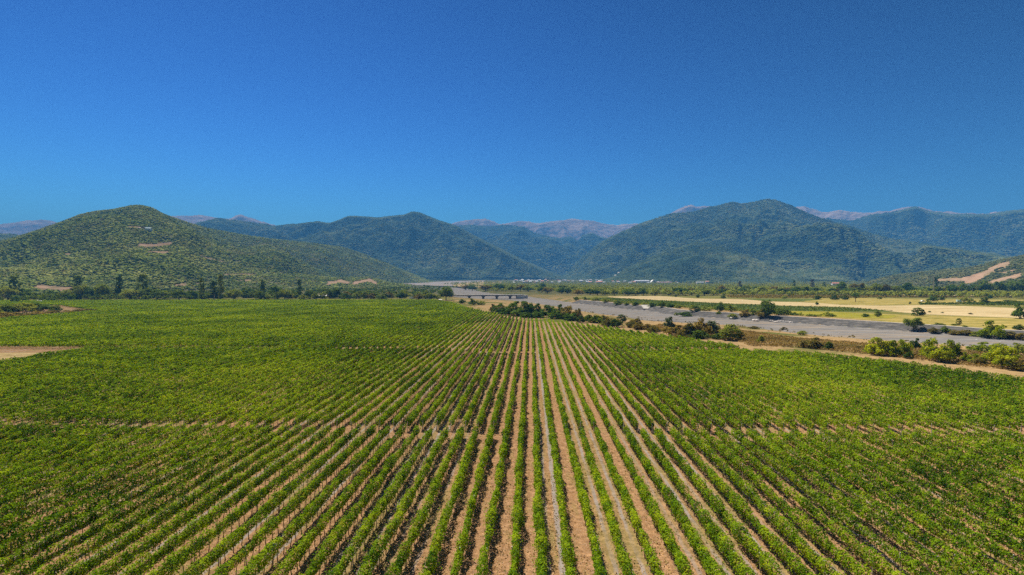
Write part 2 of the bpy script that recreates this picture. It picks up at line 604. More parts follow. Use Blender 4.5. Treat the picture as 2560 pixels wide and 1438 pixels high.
sheet('olive_field', [(1440, 738.5), (2000, 736), (2600, 733), (3300, 733), (3300, 800), (2560, 800), (2100, 792), (1935, 781), (1740, 768), (1560, 756), (1450, 745)], OLIVEF, 0.03)
sheet('stubble_field', [(1520, 741.5), (1590, 740.5), (1655, 740.6), (1740, 746.6), (1850, 748), (1925, 754), (2010, 756), (2075, 760), (2100, 762), (2200, 764.3), (2320, 763), (2450, 766.5), (2560, 771), (2700, 777), (3200, 795),
                        (3200, 830), (2560, 796), (2490, 793), (2400, 790), (2300, 785.5), (2230, 779), (2170, 772.5), (2125, 768.2), (2060, 767), (1975, 765.2), (1900, 761.5), (1840, 760), (1740, 755), (1655, 751), (1580, 748), (1520, 743)], PALE, 0.07)
sheet('golden_field', [(1985, 749), (2060, 746.5), (2165, 745.4), (2350, 748.5), (2560, 750), (2560, 756), (2480, 757), (2350, 760.5), (2250, 762.5), (2160, 763.5), (2095, 760.5), (2030, 757.5)], GOLD, 0.07)
sheet('green_strip', [(1850, 747.5), (1900, 747), (2000, 747.5), (2060, 748.5), (2010, 753), (1960, 755), (1925, 753.5)], GREENF, 0.08)
sheet('far_stubble', [(2165, 738.6), (2300, 736.5), (2440, 737.2), (2700, 736.5), (2700, 738.8), (2440, 740), (2300, 740.2), (2200, 740.2)], PALE, 0.07)
sheet('crop_field', [(1455, 747.5), (1525, 744), (1655, 752), (1840, 761), (1900, 762.6), (1970, 766.2), (2120, 769.4), (2200, 775), (2235, 780), (2100, 779.5), (1975, 777.5), (1940, 784), (1830, 777), (1740, 770.5), (1655, 766), (1578, 759.5), (1527, 755), (1470, 750)], GREENF, 0.09)
sheet('yellow_field', [(1975, 778), (2080, 779.5), (2200, 784.5), (2300, 788), (2400, 791.5), (2560, 797), (3200, 832), (3200, 870), (2560, 832), (2452, 823), (2401, 818.5), (2268, 809.5), (2174, 801.3), (2100, 796), (1945, 786.5), (1950, 781)], GOLD, 0.05)
sheet('yellow_patch', [(1978, 778.3), (2075, 780), (2190, 786), (2260, 790), (2230, 796), (2120, 795), (2000, 788), (1952, 784)], YELG, 0.10)
sheet('gravel_flat', [(985, 710.5), (1060, 709.3), (1128, 707.6), (1210, 706.6), (1215, 708.0), (1170, 711), (1190, 713.5), (1150, 716), (1085, 715), (1020, 712.5)], GRAVEL, 0.6, keep=True)
EMB = field_mat('embankment_gravel_shaded', (0.085, 0.082, 0.078), (0.135, 0.128, 0.118), (0.22, 0.20, 0.175), 0.15, 0.15, fine=0.5)  # gravel colour darkened to paint in the shading of the camera-facing bank


def bank_strip(name, o0, z0, o1, z1, mat, lo, hi):
    """a strip following the far bank between two offsets from the bed edge"""
    P = far_e
    T = np.gradient(P, axis=0); T /= np.linalg.norm(T, axis=1)[:, None]
    Nn = np.stack([T[:, 1], -T[:, 0]], 1)
    if np.mean(Nn[:, 1]) < 0:
        Nn = -Nn
    idx = [i for i, p in enumerate(far_px) if lo <= p[0] <= hi]
    q = np.linspace(0, len(idx) - 1, len(idx) * 8)
    A = np.stack([np.interp(q, range(len(idx)), P[idx, k]) for k in (0, 1)], 1)
    M = np.stack([np.interp(q, range(len(idx)), Nn[idx, k]) for k in (0, 1)], 1)
    M /= np.linalg.norm(M, axis=1)[:, None]
    w_ = 0.5 * (vnoise(q * 0.9, q * 0, 8) - 0.5)
    a_ = np.column_stack([A + M * (o0 + w_)[:, None], np.full(len(q), z0)]); b_ = np.column_stack([A + M * (o1 + w_)[:, None], np.full(len(q), z1)])
    n = len(q)
    V = np.concatenate([a_, b_]); Fc = np.array([(i, i + 1, n + i + 1, n + i) for i in range(n - 1)])
    me = mesh_np(name, V, Fc, [mat])
    if me.polygons[0].normal.z < 0:
        me.flip_normals()
    return structure(link(name, me))


bank_strip('embankment', -0.6, BED + 0.05, 11.2, 0.22, EMB, 1400, 2700)
bank_strip('bank_path', 11.2, 0.22, 14.2, 0.20, ROADM, 1400, 2700)
sheet('left_verge', [(-900, 740), (1100, 738), (1135, 748), (1100, 749.4), (600, 749.4), (0, 750.9), (-900, 752)], OLIVEF, 0.04)
sheet('tan_plot', [(78, 749.5), (108, 749), (108, 754.5), (78, 755)], PALE, 0.07)

sheet('river_terrace', [(1128, 711), (1190, 708.6), (1262, 708), (1275, 713), (1215, 719), (1160, 718.5), (1135, 716)], DRYB, 0.7, keep=True)

# ------------------------------------------------------------------ vineyard
bound_px = [(3700, 1090), (2900, 978), (2560, 943), (2400, 924), (2250, 904), (2100, 889), (2000, 879), (1870, 875), (1850, 865), (1750, 851), (1600, 829), (1500, 815),
            (1400, 802), (1340, 797), (1290, 792), (1240, 784), (1160, 766), (1130, 755), (1085, 749.5), (600, 749.5), (0, 751), (-500, 752)]
bw = np.array([flat(a, b, 1.6) for a, b in bound_px])
field = [tuple(p) for p in bw] + [(-900, 20), (-60, 20), (215, 20)]


def col_cut(x):
    """where the row at x meets the field's far edge"""
    ys = []
    for i in range(len(bw) - 1):
        (ax, ay), (bx, by) = bw[i], bw[i + 1]
        if (ax - x) * (bx - x) <= 0 and ax != bx:
            ys.append(ay + (x - ax) / (bx - ax) * (by - ay))
    return max(ys) if ys else 0.0


grow = [(x, y) for x, y in field]
cx_, cy_ = np.mean([g[0] for g in grow]), np.mean([g[1] for g in grow])
sheet('vineyard_soil', field, SOIL, 0.02, world=True, keep=True)

thicket_px = [(-200, 763), (0, 764), (150, 764), (245, 778), (150, 787), (0, 798), (-200, 815)]
thicket = np.array([flat(a, b, 0.8) for a, b in thicket_px])
bare_px = [(-300, 880), (0, 880), (205, 878.5), (160, 884), (80, 897), (0, 912), (-300, 960)]
barew = np.array([flat(a, b, 0.4) for a, b in bare_px])
sheet('headland', [tuple(p) for p in barew], DRYB, 0.06, world=True, keep=True)


def leaf_quads(C, nrm, s, rng):
    n = len(C)
    ref = rng.normal(size=(n, 3))
    a = np.cross(nrm, ref); a /= np.linalg.norm(a, axis=1)[:, None] + 1e-9
    b = np.cross(nrm, a)
    a *= (s * 0.5)[:, None]; b *= (s * (0.5 * rng.uniform(0.6, 1.05, n)))[:, None]
    j = lambda: rng.uniform(0.65, 1.2, (n, 1))
    V = np.empty((n, 4, 3), np.float32)
    V[:, 0] = C - a * j(); V[:, 1] = C - b * j(); V[:, 2] = C + a * j(); V[:, 3] = C + b * j()
    Fc = np.arange(n * 4, dtype=np.int32).reshape(n, 4)
    return V.reshape(-1, 3), Fc


def leaf_size(d):
    return np.interp(d, [30, 60, 100, 200, 400, 700, 900], [0.15, 0.19, 0.25, 0.40, 0.62, 0.95, 1.1])


def row_leaves(x0, y0, y1, rng, seed, dens=1.0):
    """leaf positions of one hedge of vines"""
    L = y1 - y0
    gy = np.linspace(y0, y1, max(8, int(L)))
    s = leaf_size(np.hypot(x0, gy))
    vig = vnoise(gy / 3.0, gy * 0 + x0 * 0.37, seed)
    wide = fbm(np.full_like(gy, x0) / 38, gy / 38, 91, 3)
    rate = 8.5 / (s * s) * (0.35 + 0.95 * np.clip(vig * 1.5, 0, 1)) * (0.72 + 0.6 * wide)
    gap = vnoise(gy / 2.2, gy * 0 + x0 * 1.7, 300)
    rate = np.where(gap < 0.05, rate * 0.08, rate)
    cum = np.concatenate([[0], np.cumsum((rate[1:] + rate[:-1]) * 0.5 * np.diff(gy))])
    n = int(cum[-1] * dens)
    if n < 4:
        return None
    y = np.interp(np.sort(rng.random(n)) * cum[-1], cum, gy)
    d = np.hypot(x0, y)
    s = leaf_size(d)
    v = vnoise(y / 3.0, y * 0 + x0 * 0.37, seed)
    v2 = vnoise(y / np.maximum(1.1, d / 170), y * 0 + x0 * 0.77, 17)
    wd = fbm(np.full_like(y, x0) / 38, y / 38, 91, 3)
    lush = np.clip((np.abs(x0 - 3) - 18) / 40, 0, 1)
    rx = (0.14 + 0.20 * v + 0.40 * v2) * (0.85 + 0.40 * wd + 0.10 * lush)
    rz = 0.36 + 0.24 * v + 0.42 * v2 + 0.08 * lush
    rx = np.maximum(rx - s * 0.22, 0.12); rz = np.maximum(rz - s * 0.18, 0.15)
    th = rng.uniform(0, 2 * np.pi, n)
    r = np.sqrt(rng.uniform(0.12, 1, n))
    ex, ez = np.cos(th), np.sin(th)
    shoot = rng.random(n) < 0.10
    r = np.where(shoot, r + rng.uniform(0.1, 0.75, n), r)
    wob = 0.32 * (vnoise(y / 9, y * 0 + x0, 44) - 0.5) + 0.25 * (vnoise(y / 2.4, y * 0 + x0, 45) - 0.5)
    C = np.stack([x0 + wob + ex * r * rx, y, 1.24 + 0.14 * v + 0.34 * v2 + 0.08 * lush + ez * r * rz], 1)
    C[:, 2] = np.maximum(C[:, 2], 0.45)
    nr = rng.normal(size=(n, 3)) * 0.5
    nr[:, 0] += ex * 0.9; nr[:, 2] += ez * 0.7 + 0.35
    nr /= np.linalg.norm(nr, axis=1)[:, None]
    sz = s * rng.uniform(0.75, 1.3, n)
    return C, nr, sz


def prism(P, Q, r0, r1, k=5):
    """tapered stem from P to Q"""
    P = np.array(P, float); Q = np.array(Q, float)
    d = Q - P; d /= np.linalg.norm(d) + 1e-9
    ref = np.array([1.0, 0, 0]) if abs(d[0]) < 0.8 else np.array([0, 1.0, 0])
    a = np.cross(d, ref); a /= np.linalg.norm(a); b = np.cross(d, a)
    ang = np.arange(k) * 2 * np.pi / k
    c = np.cos(ang)[:, None] * a + np.sin(ang)[:, None] * b
    V = np.concatenate([P + c * r0, Q + c * r1])
    Fc = [(i, (i + 1) % k, k + (i + 1) % k, k + i) for i in range(k)]
    return V, np.array(Fc)


def join(parts):
    Vs, Fs, o = [], [], 0
    for V, Fc in parts:
        Vs.append(V); Fs.append(Fc + o); o += len(V)
    return np.concatenate(Vs), np.concatenate(Fs)


def trunks_mesh(x0, y0, y1, rng, step):
    ys = np.arange(y0 + 0.4, y1, step)
    n = len(ys)
    ys = ys + rng.uniform(-0.2, 0.2, n)
    k = 4
    ang = np.arange(k) * 2 * np.pi / k
    V = np.empty((n, 2 * k, 3))
    r = rng.uniform(0.03, 0.055, n)
    lean = rng.uniform(-0.16, 0.16, (n, 2))
    for j in range(k):
        V[:, j, 0] = x0 + np.cos(ang[j]) * r * 1.2; V[:, j, 1] = ys + np.sin(ang[j]) * r * 1.2; V[:, j, 2] = 0.0
        V[:, k + j, 0] = x0 + lean[:, 0] + np.cos(ang[j]) * r * 0.7; V[:, k + j, 1] = ys + lean[:, 1] + np.sin(ang[j]) * r * 0.7; V[:, k + j, 2] = 1.15
    base = np.array([(i, (i + 1) % k, k + (i + 1) % k, k + i) for i in range(k)])
    Fc = (base[None] + (np.arange(n) * 2 * k)[:, None, None]).reshape(-1, 4)
    return V.reshape(-1, 3), Fc


def post_mesh():
    V, Fc = prism((0, 0, 0), (0, 0, 1.95), 0.06, 0.05, 6)
    Fc2 = np.array([(6, 7, 8, 9), (6, 9, 10, 11)])
    return mesh_np('post', V, np.concatenate([Fc, Fc2]), [POST])


POSTM = post_mesh()


def stem_mesh(seed):
    r = np.random.default_rng(seed)
    a = (0, 0, -0.05); b = (r.uniform(-0.08, 0.08), r.uniform(-0.08, 0.08), 0.5); c = (b[0] + r.uniform(-0.12, 0.12), b[1] + r.uniform(-0.12, 0.12), 1.15)
    V, Fc = join([prism(a, b, 0.055, 0.042, 5), prism(b, c, 0.042, 0.03, 5)])
    return mesh_np('vine_trunk', V, Fc, [BARK])


STEMS = [stem_mesh(i) for i in range(6)]
BLOCK = {1: 'nearest block', 2: 'middle block', 3: 'far block'}
GROUPS = {1: 'vine rows of the nearest block', 2: 'vine rows between the two cross gaps', 3: 'vine rows beyond the second cross gap'}


def in_poly(x, y, pl):
    return bool(inside(np.array([x]), np.array([y]), pl)[0])


def vine_row(k, blk, y0, y1, posts_every=None):
    rng = np.random.default_rng(1000 * blk + k + 500)
    x0 = X0 + k * PITCHX
    res = row_leaves(x0, y0, y1, rng, 11)
    if res is None:
        return
    C, nr, sz = res
    if blk == 3:
        keep = ~inside(C[:, 0], C[:, 1], thicket)
        C, nr, sz = C[keep], nr[keep], sz[keep]
    V, Fc = leaf_quads(C, nr, sz, rng)
    org = np.array([x0, y0, 0.0])
    root = bpy.data.objects.new('vine_row', None)
    root.empty_display_size = 0.5
    SC.collection.objects.link(root)
    root.location = org
    if k <= 0:
        side = ordinal(1 - k) + ' to the left'
    else:
        side = ordinal(k) + ' to the right'
    tag(root, f'green vine row in the {BLOCK[blk]}, {side} of the grey-striped central lane', 'vine row', GROUPS[blk])
    link('foliage', mesh_np('foliage', V - org, Fc, [VINE]), root)
    if blk < 3:
        if blk == 1:
            for ty in np.arange(0.5, y1 - y0, 1.5):
                q = link('vine_trunk', STEMS[rng.integers(6)], root, (0, ty + rng.uniform(-0.2, 0.2), 0))
                q.rotation_euler = (0, 0, rng.uniform(0, 6.28))
        else:
            V, Fc = trunks_mesh(x0, y0, y1, rng, 1.5)
            q = link('vine_trunks', mesh_np('vine_trunks', V - org, Fc, [BARK]), root)
            q['kind'] = 'stuff'
        ps = [(y0 - 0.15, -0.10), (y1 + 0.15, 0.10)]
        if posts_every:
            ps += [(yy, 0) for yy in np.arange(y0 + posts_every, y1 - 2, posts_every)]
        for yy, ln in ps:
            p = link('post', POSTM, root, (rng.uniform(-0.06, 0.06), yy - y0, 0))
            p.rotation_euler = (-ln * rng.uniform(0.2, 1.6), rng.uniform(-0.09, 0.09), rng.uniform(0, 3))
            p.scale = (1, 1, rng.uniform(0.92, 1.08))


N_ROWS = 0
for k in range(-39, 46):
    n1 = 1.6 if -2 <= k <= 2 else 0
    vine_row(k, 1, 42, 100.4 + n1 + RNG.uniform(-0.6, 0.6), 13.0)
    N_ROWS += 1
for k in range(-79, 62):
    x = X0 + k * PITCHX
    y0 = 104.2 + RNG.uniform(-0.6, 0.6) - (2.8 if -2 <= k <= 2 else 0)
    y1 = min(217.0 + RNG.uniform(-0.7, 0.7), col_cut(x) - 1.0) if x > 0 else 217.0 + RNG.uniform(-0.7, 0.7)
    # slanted left end against the bare headland
    if x < -115:
        ys = np.linspace(150, 217, 60)
        hit = [yy for yy in ys if in_poly(x, yy, barew)]
        if hit:
            y1 = min(y1, hit[0] - 0.5)
    if y1 - y0 > 5:
        vine_row(k, 2, y0, y1)
        N_ROWS += 1
K3 = -46
for k in range(K3, 36):
    x = X0 + k * PITCHX
    y1 = col_cut(x) - 1.0
    y0 = 221.0 + RNG.uniform(-0.6, 0.6)
    if y1 - y0 > 5:
        vine_row(k, 3, y0, y1)
        N_ROWS += 1
print('vine rows', N_ROWS)

# the rest of the far block, merged: one mass
parts = []
rngf = np.random.default_rng(99)
for k in range(-300, K3):
    x = X0 + k * PITCHX
    y1 = col_cut(x) - 1.0
    y0 = 222.0 if x > -260 else max(222.0, -x / 0.95 - 40)
    if y1 - y0 < 5:
        continue
    r_ = row_leaves(x, y0, y1, rngf, 11, 0.92)
    if r_ is None:
        continue
    C, nr, sz = r_
    keep = ~inside(C[:, 0], C[:, 1], thicket)
    parts.append((C[keep], nr[keep], sz[keep]))
C = np.concatenate([p[0] for p in parts]); nr = np.concatenate([p[1] for p in parts]); sz = np.concatenate([p[2] for p in parts])
V, Fc = leaf_quads(C, nr, sz, rngf)
print('mass leaves', len(C))
o = link('vineyard', mesh_np('vineyard', V, Fc, [VINE]))
tag(o, 'distant vine rows merged into one even green carpet at the far left', 'vineyard', None, 'stuff')

# ------------------------------------------------------------------ trees and shrubs
def crown_points(kind, rng, nclump, nleaf):
    """leaf centres and outward normals in a crown of height 1 and width 1"""
    cen = []
    while len(cen) < nclump:
        p = rng.uniform(-1, 1, 3)
        if np.linalg.norm(p) > 1:
            continue
        if kind == 'round':
            c = np.array([p[0] * 0.38, p[1] * 0.38, 0.50 + p[2] * 0.38])
        elif kind == 'bush':
            z = abs(p[2])
            c = np.array([p[0] * 0.42, p[1] * 0.42, 0.10 + z * 0.66])
        elif kind == 'poplar':
            z = rng.uniform(0.1, 0.95)
            wz = 0.50 * (math.sin(min(1, z * 1.35) * math.pi * 0.62) ** 0.8) * (1.05 - z * 0.70)
            a = rng.uniform(0, 6.28); rr = math.sqrt(rng.random())
            c = np.array([math.cos(a) * rr * wz, math.sin(a) * rr * wz, z])
        elif kind == 'open':
            c = np.array([p[0] * 0.42, p[1] * 0.42, 0.68 + p[2] * 0.24])
        cen.append(c)
    cen = np.array(cen)
    mid = np.array([0, 0, 0.35 if kind == 'bush' else 0.55])
    per = max(1, nleaf // nclump)
    rad = {'round': 0.145, 'bush': 0.15, 'poplar': 0.085, 'open': 0.125}[kind]
    rads = rad * rng.uniform(0.65, 1.25, nclump)
    q = rng.normal(size=(nclump, per, 3))
    q /= np.linalg.norm(q, axis=2)[..., None]
    q[..., 2] = np.where(q[..., 2] < -0.3, -q[..., 2], q[..., 2])
    rr = rng.uniform(0.5, 1.05, (nclump, per, 1))
    C = cen[:, None] + q * rr * rads[:, None, None]
    if kind == 'poplar':
        C[..., 2] = cen[:, None, 2] + q[..., 2] * rads[:, None] * 0.55
    nrm = q + rng.normal(size=q.shape) * 0.55
    nrm[..., 2] += 0.25
    nrm = nrm.reshape(-1, 3); nrm /= np.linalg.norm(nrm, axis=1)[:, None]
    C = C.reshape(-1, 3)
    C[:, 2] = np.maximum(C[:, 2], 0.01)
    return cen, C, nrm


def make_plant(kind, seed, nclump, nleaf, leafs):
    rng = np.random.default_rng(seed)
    cen, C, nrm = crown_points(kind, rng, nclump, nleaf)
    V, Fc = leaf_quads(C, nrm, rng.uniform(0.7, 1.3, len(C)) * leafs, rng)
    st = []
    if kind in ('round', 'open'):
        fork = (rng.uniform(-0.03, 0.03), rng.uniform(-0.03, 0.03), 0.26 if kind == 'round' else 0.34)
        st.append(prism((0, 0, -0.03), fork, 0.034, 0.024, 7))
        for c in cen[rng.choice(len(cen), min(9, len(cen)), replace=False)]:
            mid = (np.array(fork) * 0.55 + c * 0.45) + rng.uniform(-0.03, 0.03, 3)
            st.append(prism(fork, mid, 0.020, 0.012, 5)); st.append(prism(mid, c, 0.012, 0.004, 5))
    elif kind == 'poplar':
        st.append(prism((0, 0, -0.03), (0.01, 0.0, 0.9), 0.022, 0.004, 6))
    else:
        for c in cen[rng.choice(len(cen), min(8, len(cen)), replace=False)]:
            st.append(prism((rng.uniform(-0.05, 0.05), rng.uniform(-0.05, 0.05), -0.03), c, 0.016, 0.004, 5))
    Vs, Fs = join(st)
    return (V, Fc), (Vs, Fs)


KINDS = {}


def variants(kind, n, nclump, nleaf, leafs, base):
    KINDS[kind] = [make_plant(kind, base + i, nclump, nleaf, leafs) for i in range(n)]


variants('round', 6, 46, 2600, 0.060, 10)
variants('open', 3, 26, 1500, 0.055, 30)
variants('bush', 6, 34, 2300, 0.070, 50)
variants('poplar', 4, 90, 2400, 0.062, 70)
MESHES = {}


def plant_mesh(kind, i, mat):
    key = (kind, i, mat.name)
    if key not in MESHES:
        (V, Fc), (Vs, Fs) = KINDS[kind][i]
        MESHES[key] = (mesh_np('crown', V, Fc, [mat]), mesh_np('trunk', Vs, Fs, [BARK]))
    return MESHES[key]


PNAME = {'round': ('broadleaf_tree', 'trunk', 'tree'), 'open': ('small_tree', 'trunk', 'tree'), 'bush': ('shrub', 'stem', 'shrub'), 'poplar': ('poplar_tree', 'trunk', 'tree')}


def plant(kind, px, py, hpx, wpx, mat, label, group, rng, dmax=None):
    x, y, z = place(px, py)
    d = math.hypot(x, y)
    h = hpx * d / F; wd = wpx * d / F
    cm, tm = plant_mesh(kind, int(rng.integers(len(KINDS[kind]))), mat)
    nm, tn, cat = PNAME[kind]
    root = bpy.data.objects.new(nm, None)
    root.empty_display_size = 0.5
    SC.collection.objects.link(root)
    root.location = (x, y, z - 0.1)
    root.rotation_euler = (0, 0, rng.uniform(0, 6.28))
    wide = {'round': 1.0, 'open': 1.05, 'bush': 1.05, 'poplar': 0.62}[kind]
    root.scale = (wd / wide, wd / wide * rng.uniform(0.85, 1.1), h)
    tag(root, label, cat, group)
    link('crown', cm, root)
    link(tn, tm, root)
    return root


MATS = {'t': TREE, 'd': DARK, 'b': BRONZE, 'l': LIME, 's': SILVER, 'r': RUSTY}
MWORD = {'t': 'mid-green', 'd': 'dark green', 'b': 'bronze-brown', 'l': 'yellow-green', 's': 'silvery', 'r': 'rusty brown'}
KWORD = {'round': 'broad tree', 'open': 'small open-crowned tree', 'bush': 'bushy shrub', 'poplar': 'slim poplar'}


def batch(specs, where, group, rng):
    """specs: (kind, px, base py, height px, width px, colour); label = look + place + rank from the left among its like"""
    specs = sorted(specs, key=lambda s: s[1])
    count = {}
    total = {}
    for s in specs:
        total[(s[0], s[5])] = total.get((s[0], s[5]), 0) + 1
    for s in specs:
        kind, px, py, h, wd, c = s
        key = (kind, c)
        count[key] = count.get(key, 0) + 1
        if total[key] == 1:
            lab = f'the only {MWORD[c]} {KWORD[kind]} {where}'
        else:
            lab = f'{MWORD[c]} {KWORD[kind]} {where}, {ordinal(count[key])} such from the left'
        plant(kind, px, py, h, wd, MATS[c], lab, group, rng)


rt = np.random.default_rng(5)
left = [('poplar', 37, 749, 50, 17, 't'), ('poplar', 193, 747, 47, 19, 't'), ('poplar', 298, 747, 49, 17, 't'), ('poplar', 357, 747, 52, 23, 't'), ('poplar', 504, 749, 51, 12, 't'),
        ('poplar', 552, 749, 58, 14, 't'), ('poplar', 535, 749, 42, 18, 't'), ('poplar', 655, 747, 47, 13, 't'), ('poplar', 748, 746, 44, 12, 't'),
        ('round', 200, 749, 36, 34, 't'), ('round', 222, 749, 30, 26, 'd'), ('round', 255, 749, 34, 44, 't'), ('round', 20, 750, 30, 44, 't'), ('round', 55, 749, 24, 34, 'd'),
        ('bush', 122, 750, 18, 46, 't'), ('bush', 155, 750, 17, 36, 't'), ('bush', 90, 748, 12, 30, 't'), ('round', 325, 749, 25, 50, 't'), ('round', 372, 749, 26, 48, 't'), ('round', 412, 749, 23, 40, 't'),
        ('round', 448, 749, 25, 40, 't'), ('round', 480, 749, 22, 30, 'd'), ('round', 585, 749, 26, 44, 't'), ('round', 620, 744, 28, 34, 'd'), ('round', 640, 748, 22, 36, 't'), ('round', 688, 745, 30, 34, 'd'),
        ('round', 712, 748, 26, 40, 't'), ('round', 775, 747, 22, 36, 't'), ('round', 835, 746, 28, 42, 't'), ('bush', 866, 746, 20, 28, 'b'), ('round', 900, 746, 20, 36, 't'), ('bush', 966, 746, 15, 26, 's'),
        ('bush', 935, 746, 14, 30, 't'), ('bush', 1000, 746, 17, 30, 'd'), ('bush', 1015, 742, 18, 22, 'd'), ('bush', 1045, 744, 18, 34, 't'), ('bush', 1075, 746, 14, 30, 'd'), ('round', 1115, 751, 36, 48, 'd'),
        ('bush', 1092, 748, 14, 24, 't'), ('round', 1070, 722, 10, 12, 'd')]
for px in np.arange(-260, 0, 24):
    left.append(('round', float(px), 750, float(rt.uniform(22, 32)), float(rt.uniform(30, 46)), rt.choice(['t', 'd'])))
for px in np.arange(10, 1095, 16):
    left.append(('bush', float(px + rt.uniform(-6, 6)), float(rt.uniform(745, 749)), float(rt.uniform(13, 24)), float(rt.uniform(22, 38)), rt.choice(['t', 't', 't', 'b'])))
batch(left, 'in the belt behind the left vineyard', 'trees behind the left vineyard', rt)

right = [('poplar', 1850, 724, 20, 8, 'r'), ('poplar', 1985, 724, 21, 6, 'd'), ('poplar', 2031, 724, 23, 8, 'r'), ('poplar', 2060, 722, 15, 7, 'd'), ('poplar', 2340, 730, 34, 10, 'd'), ('poplar', 2440, 724, 18, 9, 'd'),
         ('round', 1805, 733, 20, 26, 'b'), ('round', 2104, 737, 32, 30, 'd'), ('round', 2135, 736, 24, 26, 'b'), ('round', 2150, 737, 30, 28, 'b'), ('round', 2190, 738, 26, 34, 't'), ('round', 2215, 738, 26, 34, 'b'),
         ('round', 2240, 738, 20, 34, 't'), ('round', 2270, 737, 26, 30, 'd'), ('round', 1242, 727, 20, 30, 'd'), ('round', 2345, 738, 18, 28, 't'), ('round', 2380, 738, 24, 36, 'd'), ('round', 2420, 737, 26, 34, 'd'),
         ('round', 2460, 736, 28, 30, 'd'), ('round', 2500, 736, 28, 30, 'd'), ('round', 2535, 736, 30, 36, 'd'), ('round', 2562, 736, 30, 36, 'd')]
for px in np.arange(1160, 2760, 24):
    base = np.interp(px, [1160, 1300, 1450, 1560, 2600], [727, 729, 738, 740, 736])
    right.append(('round', float(px + rt.uniform(-8, 8)), float(base + rt.uniform(-1.5, 0.5)), float(rt.uniform(13, 21)), float(rt.uniform(26, 42)), rt.choice(['t', 't', 't', 'd', 'b'])))
    if px > 1300:
        right.append((rt.choice(['round', 'bush']), float(px + 12 + rt.uniform(-8, 8)), float(base - rt.uniform(4, 8)), float(rt.uniform(11, 18)), float(rt.uniform(22, 36)), rt.choice(['t', 't', 'd', 'b'])))
batch(right, 'in the belt beyond the right-hand fields', 'trees beyond the right-hand fields', rt)

fieldp = [('open', 2139, 755, 21, 23, 'd'), ('bush', 2112, 750, 14, 19, 't'), ('bush', 2085, 750, 14, 22, 't'), ('bush', 2045, 749, 12, 20, 't'), ('bush', 1962, 747, 9, 18, 't'), ('bush', 2042, 763, 10, 9, 'd'),
          ('bush', 1808, 747, 14, 15, 'd'), ('bush', 1745, 745, 12, 12, 'd'), ('bush', 2164, 793, 10, 19, 'd'), ('bush', 2195, 793, 19, 17, 't'), ('bush', 2295, 790, 21, 30, 't'), ('bush', 2199, 748, 6, 11, 'd'),
          ('bush', 2300, 759, 5, 10, 'd'), ('bush', 2275, 760, 6, 7, 't'), ('bush', 2333, 753, 14, 24, 'd'), ('bush', 2355, 751, 10, 14, 't'), ('bush', 2321, 760, 10, 16, 't'), ('bush', 2410, 755, 14, 20, 't'),
          ('bush', 2428, 760, 13, 19, 't'), ('bush', 2461, 760, 18, 22, 't'), ('bush', 2475, 747, 10, 10, 'd'), ('poplar', 2397, 814, 15, 10, 't'), ('bush', 2348, 813, 6, 28, 't'), ('bush', 2385, 814, 5, 14, 't'),
          ('bush', 2552, 797, 38, 38, 'd'), ('bush', 2426, 786, 4, 12, 'b'), ('bush', 2324, 781, 4, 7, 't'), ('bush', 2356, 783, 4, 6, 't'), ('bush', 2547, 825, 13, 26, 't'), ('bush', 2585, 765, 10, 30, 't'),
          ('bush', 2067, 791, 12, 22, 't'), ('bush', 2080, 792, 9, 20, 't'), ('bush', 1690, 742, 7, 10, 't'), ('bush', 2510, 742, 5, 16, 'd'), ('bush', 2540, 741, 6, 14, 'd'), ('bush', 2530, 757, 7, 40, 't'), ('bush', 2490, 761, 8, 34, 't')]
batch(fieldp, 'standing alone in the golden fields', 'shrubs scattered over the golden fields', rt)

farb = [('round', 2284, 818, 28, 42, 't'), ('open', 2268, 820, 16, 20, 'b'), ('bush', 2482, 846, 45, 56, 'l'), ('bush', 2335, 831, 14, 32, 'b'), ('bush', 2362, 834, 17, 26, 't'), ('bush', 2390, 835, 12, 32, 'b'),
        ('bush', 2415, 839, 14, 38, 'b'), ('bush', 2442, 841, 12, 28, 't'), ('bush', 2460, 844, 13, 24, 'd'), ('bush', 2525, 847, 18, 42, 'b'), ('bush', 2552, 850, 16, 32, 'b'), ('bush', 2590, 852, 16, 40, 'b'),
        ('bush', 2412, 824, 8, 16, 't'), ('bush', 1440, 751, 12, 16, 'd'), ('bush', 1462, 750, 10, 14, 'd'), ('bush', 1490, 753, 13, 28, 't'), ('bush', 1515, 756, 12, 26, 't'), ('bush', 1545, 762, 13, 28, 't'),
        ('bush', 1567, 763, 11, 22, 't'), ('bush', 1590, 765, 13, 24, 'd'), ('bush', 1612, 766, 12, 22, 't'), ('bush', 1632, 767, 13, 26, 'd'), ('bush', 1655, 769, 21, 26, 'd'), ('bush', 1677, 770, 15, 26, 'd'),
        ('bush', 1697, 771, 12, 22, 't'), ('bush', 1690, 789, 9, 13, 't'), ('bush', 1712, 791, 15, 38, 'd'), ('bush', 1738, 779, 16, 34, 't'), ('bush', 1800, 780, 28, 30, 'd'), ('bush', 1828, 780, 25, 26, 't'),
        ('bush', 1764, 777, 14, 30, 't'), ('bush', 1862, 796, 24, 32, 'b'), ('bush', 1884, 789, 17, 28, 't'), ('round', 1918, 799, 47, 46, 'd'), ('bush', 1905, 798, 26, 32, 'b'), ('bush', 1948, 789, 22, 40, 't'), ('bush', 1965, 787, 15, 30, 't'),
        ('bush', 1832, 790, 12, 28, 't'), ('bush', 1797, 791, 10, 24, 't'), ('bush', 1990, 788, 6, 40, 't'), ('bush', 2030, 791, 6, 36, 't')]
batch(farb, 'on the far river bank', 'shrubs along the far river bank', rt)

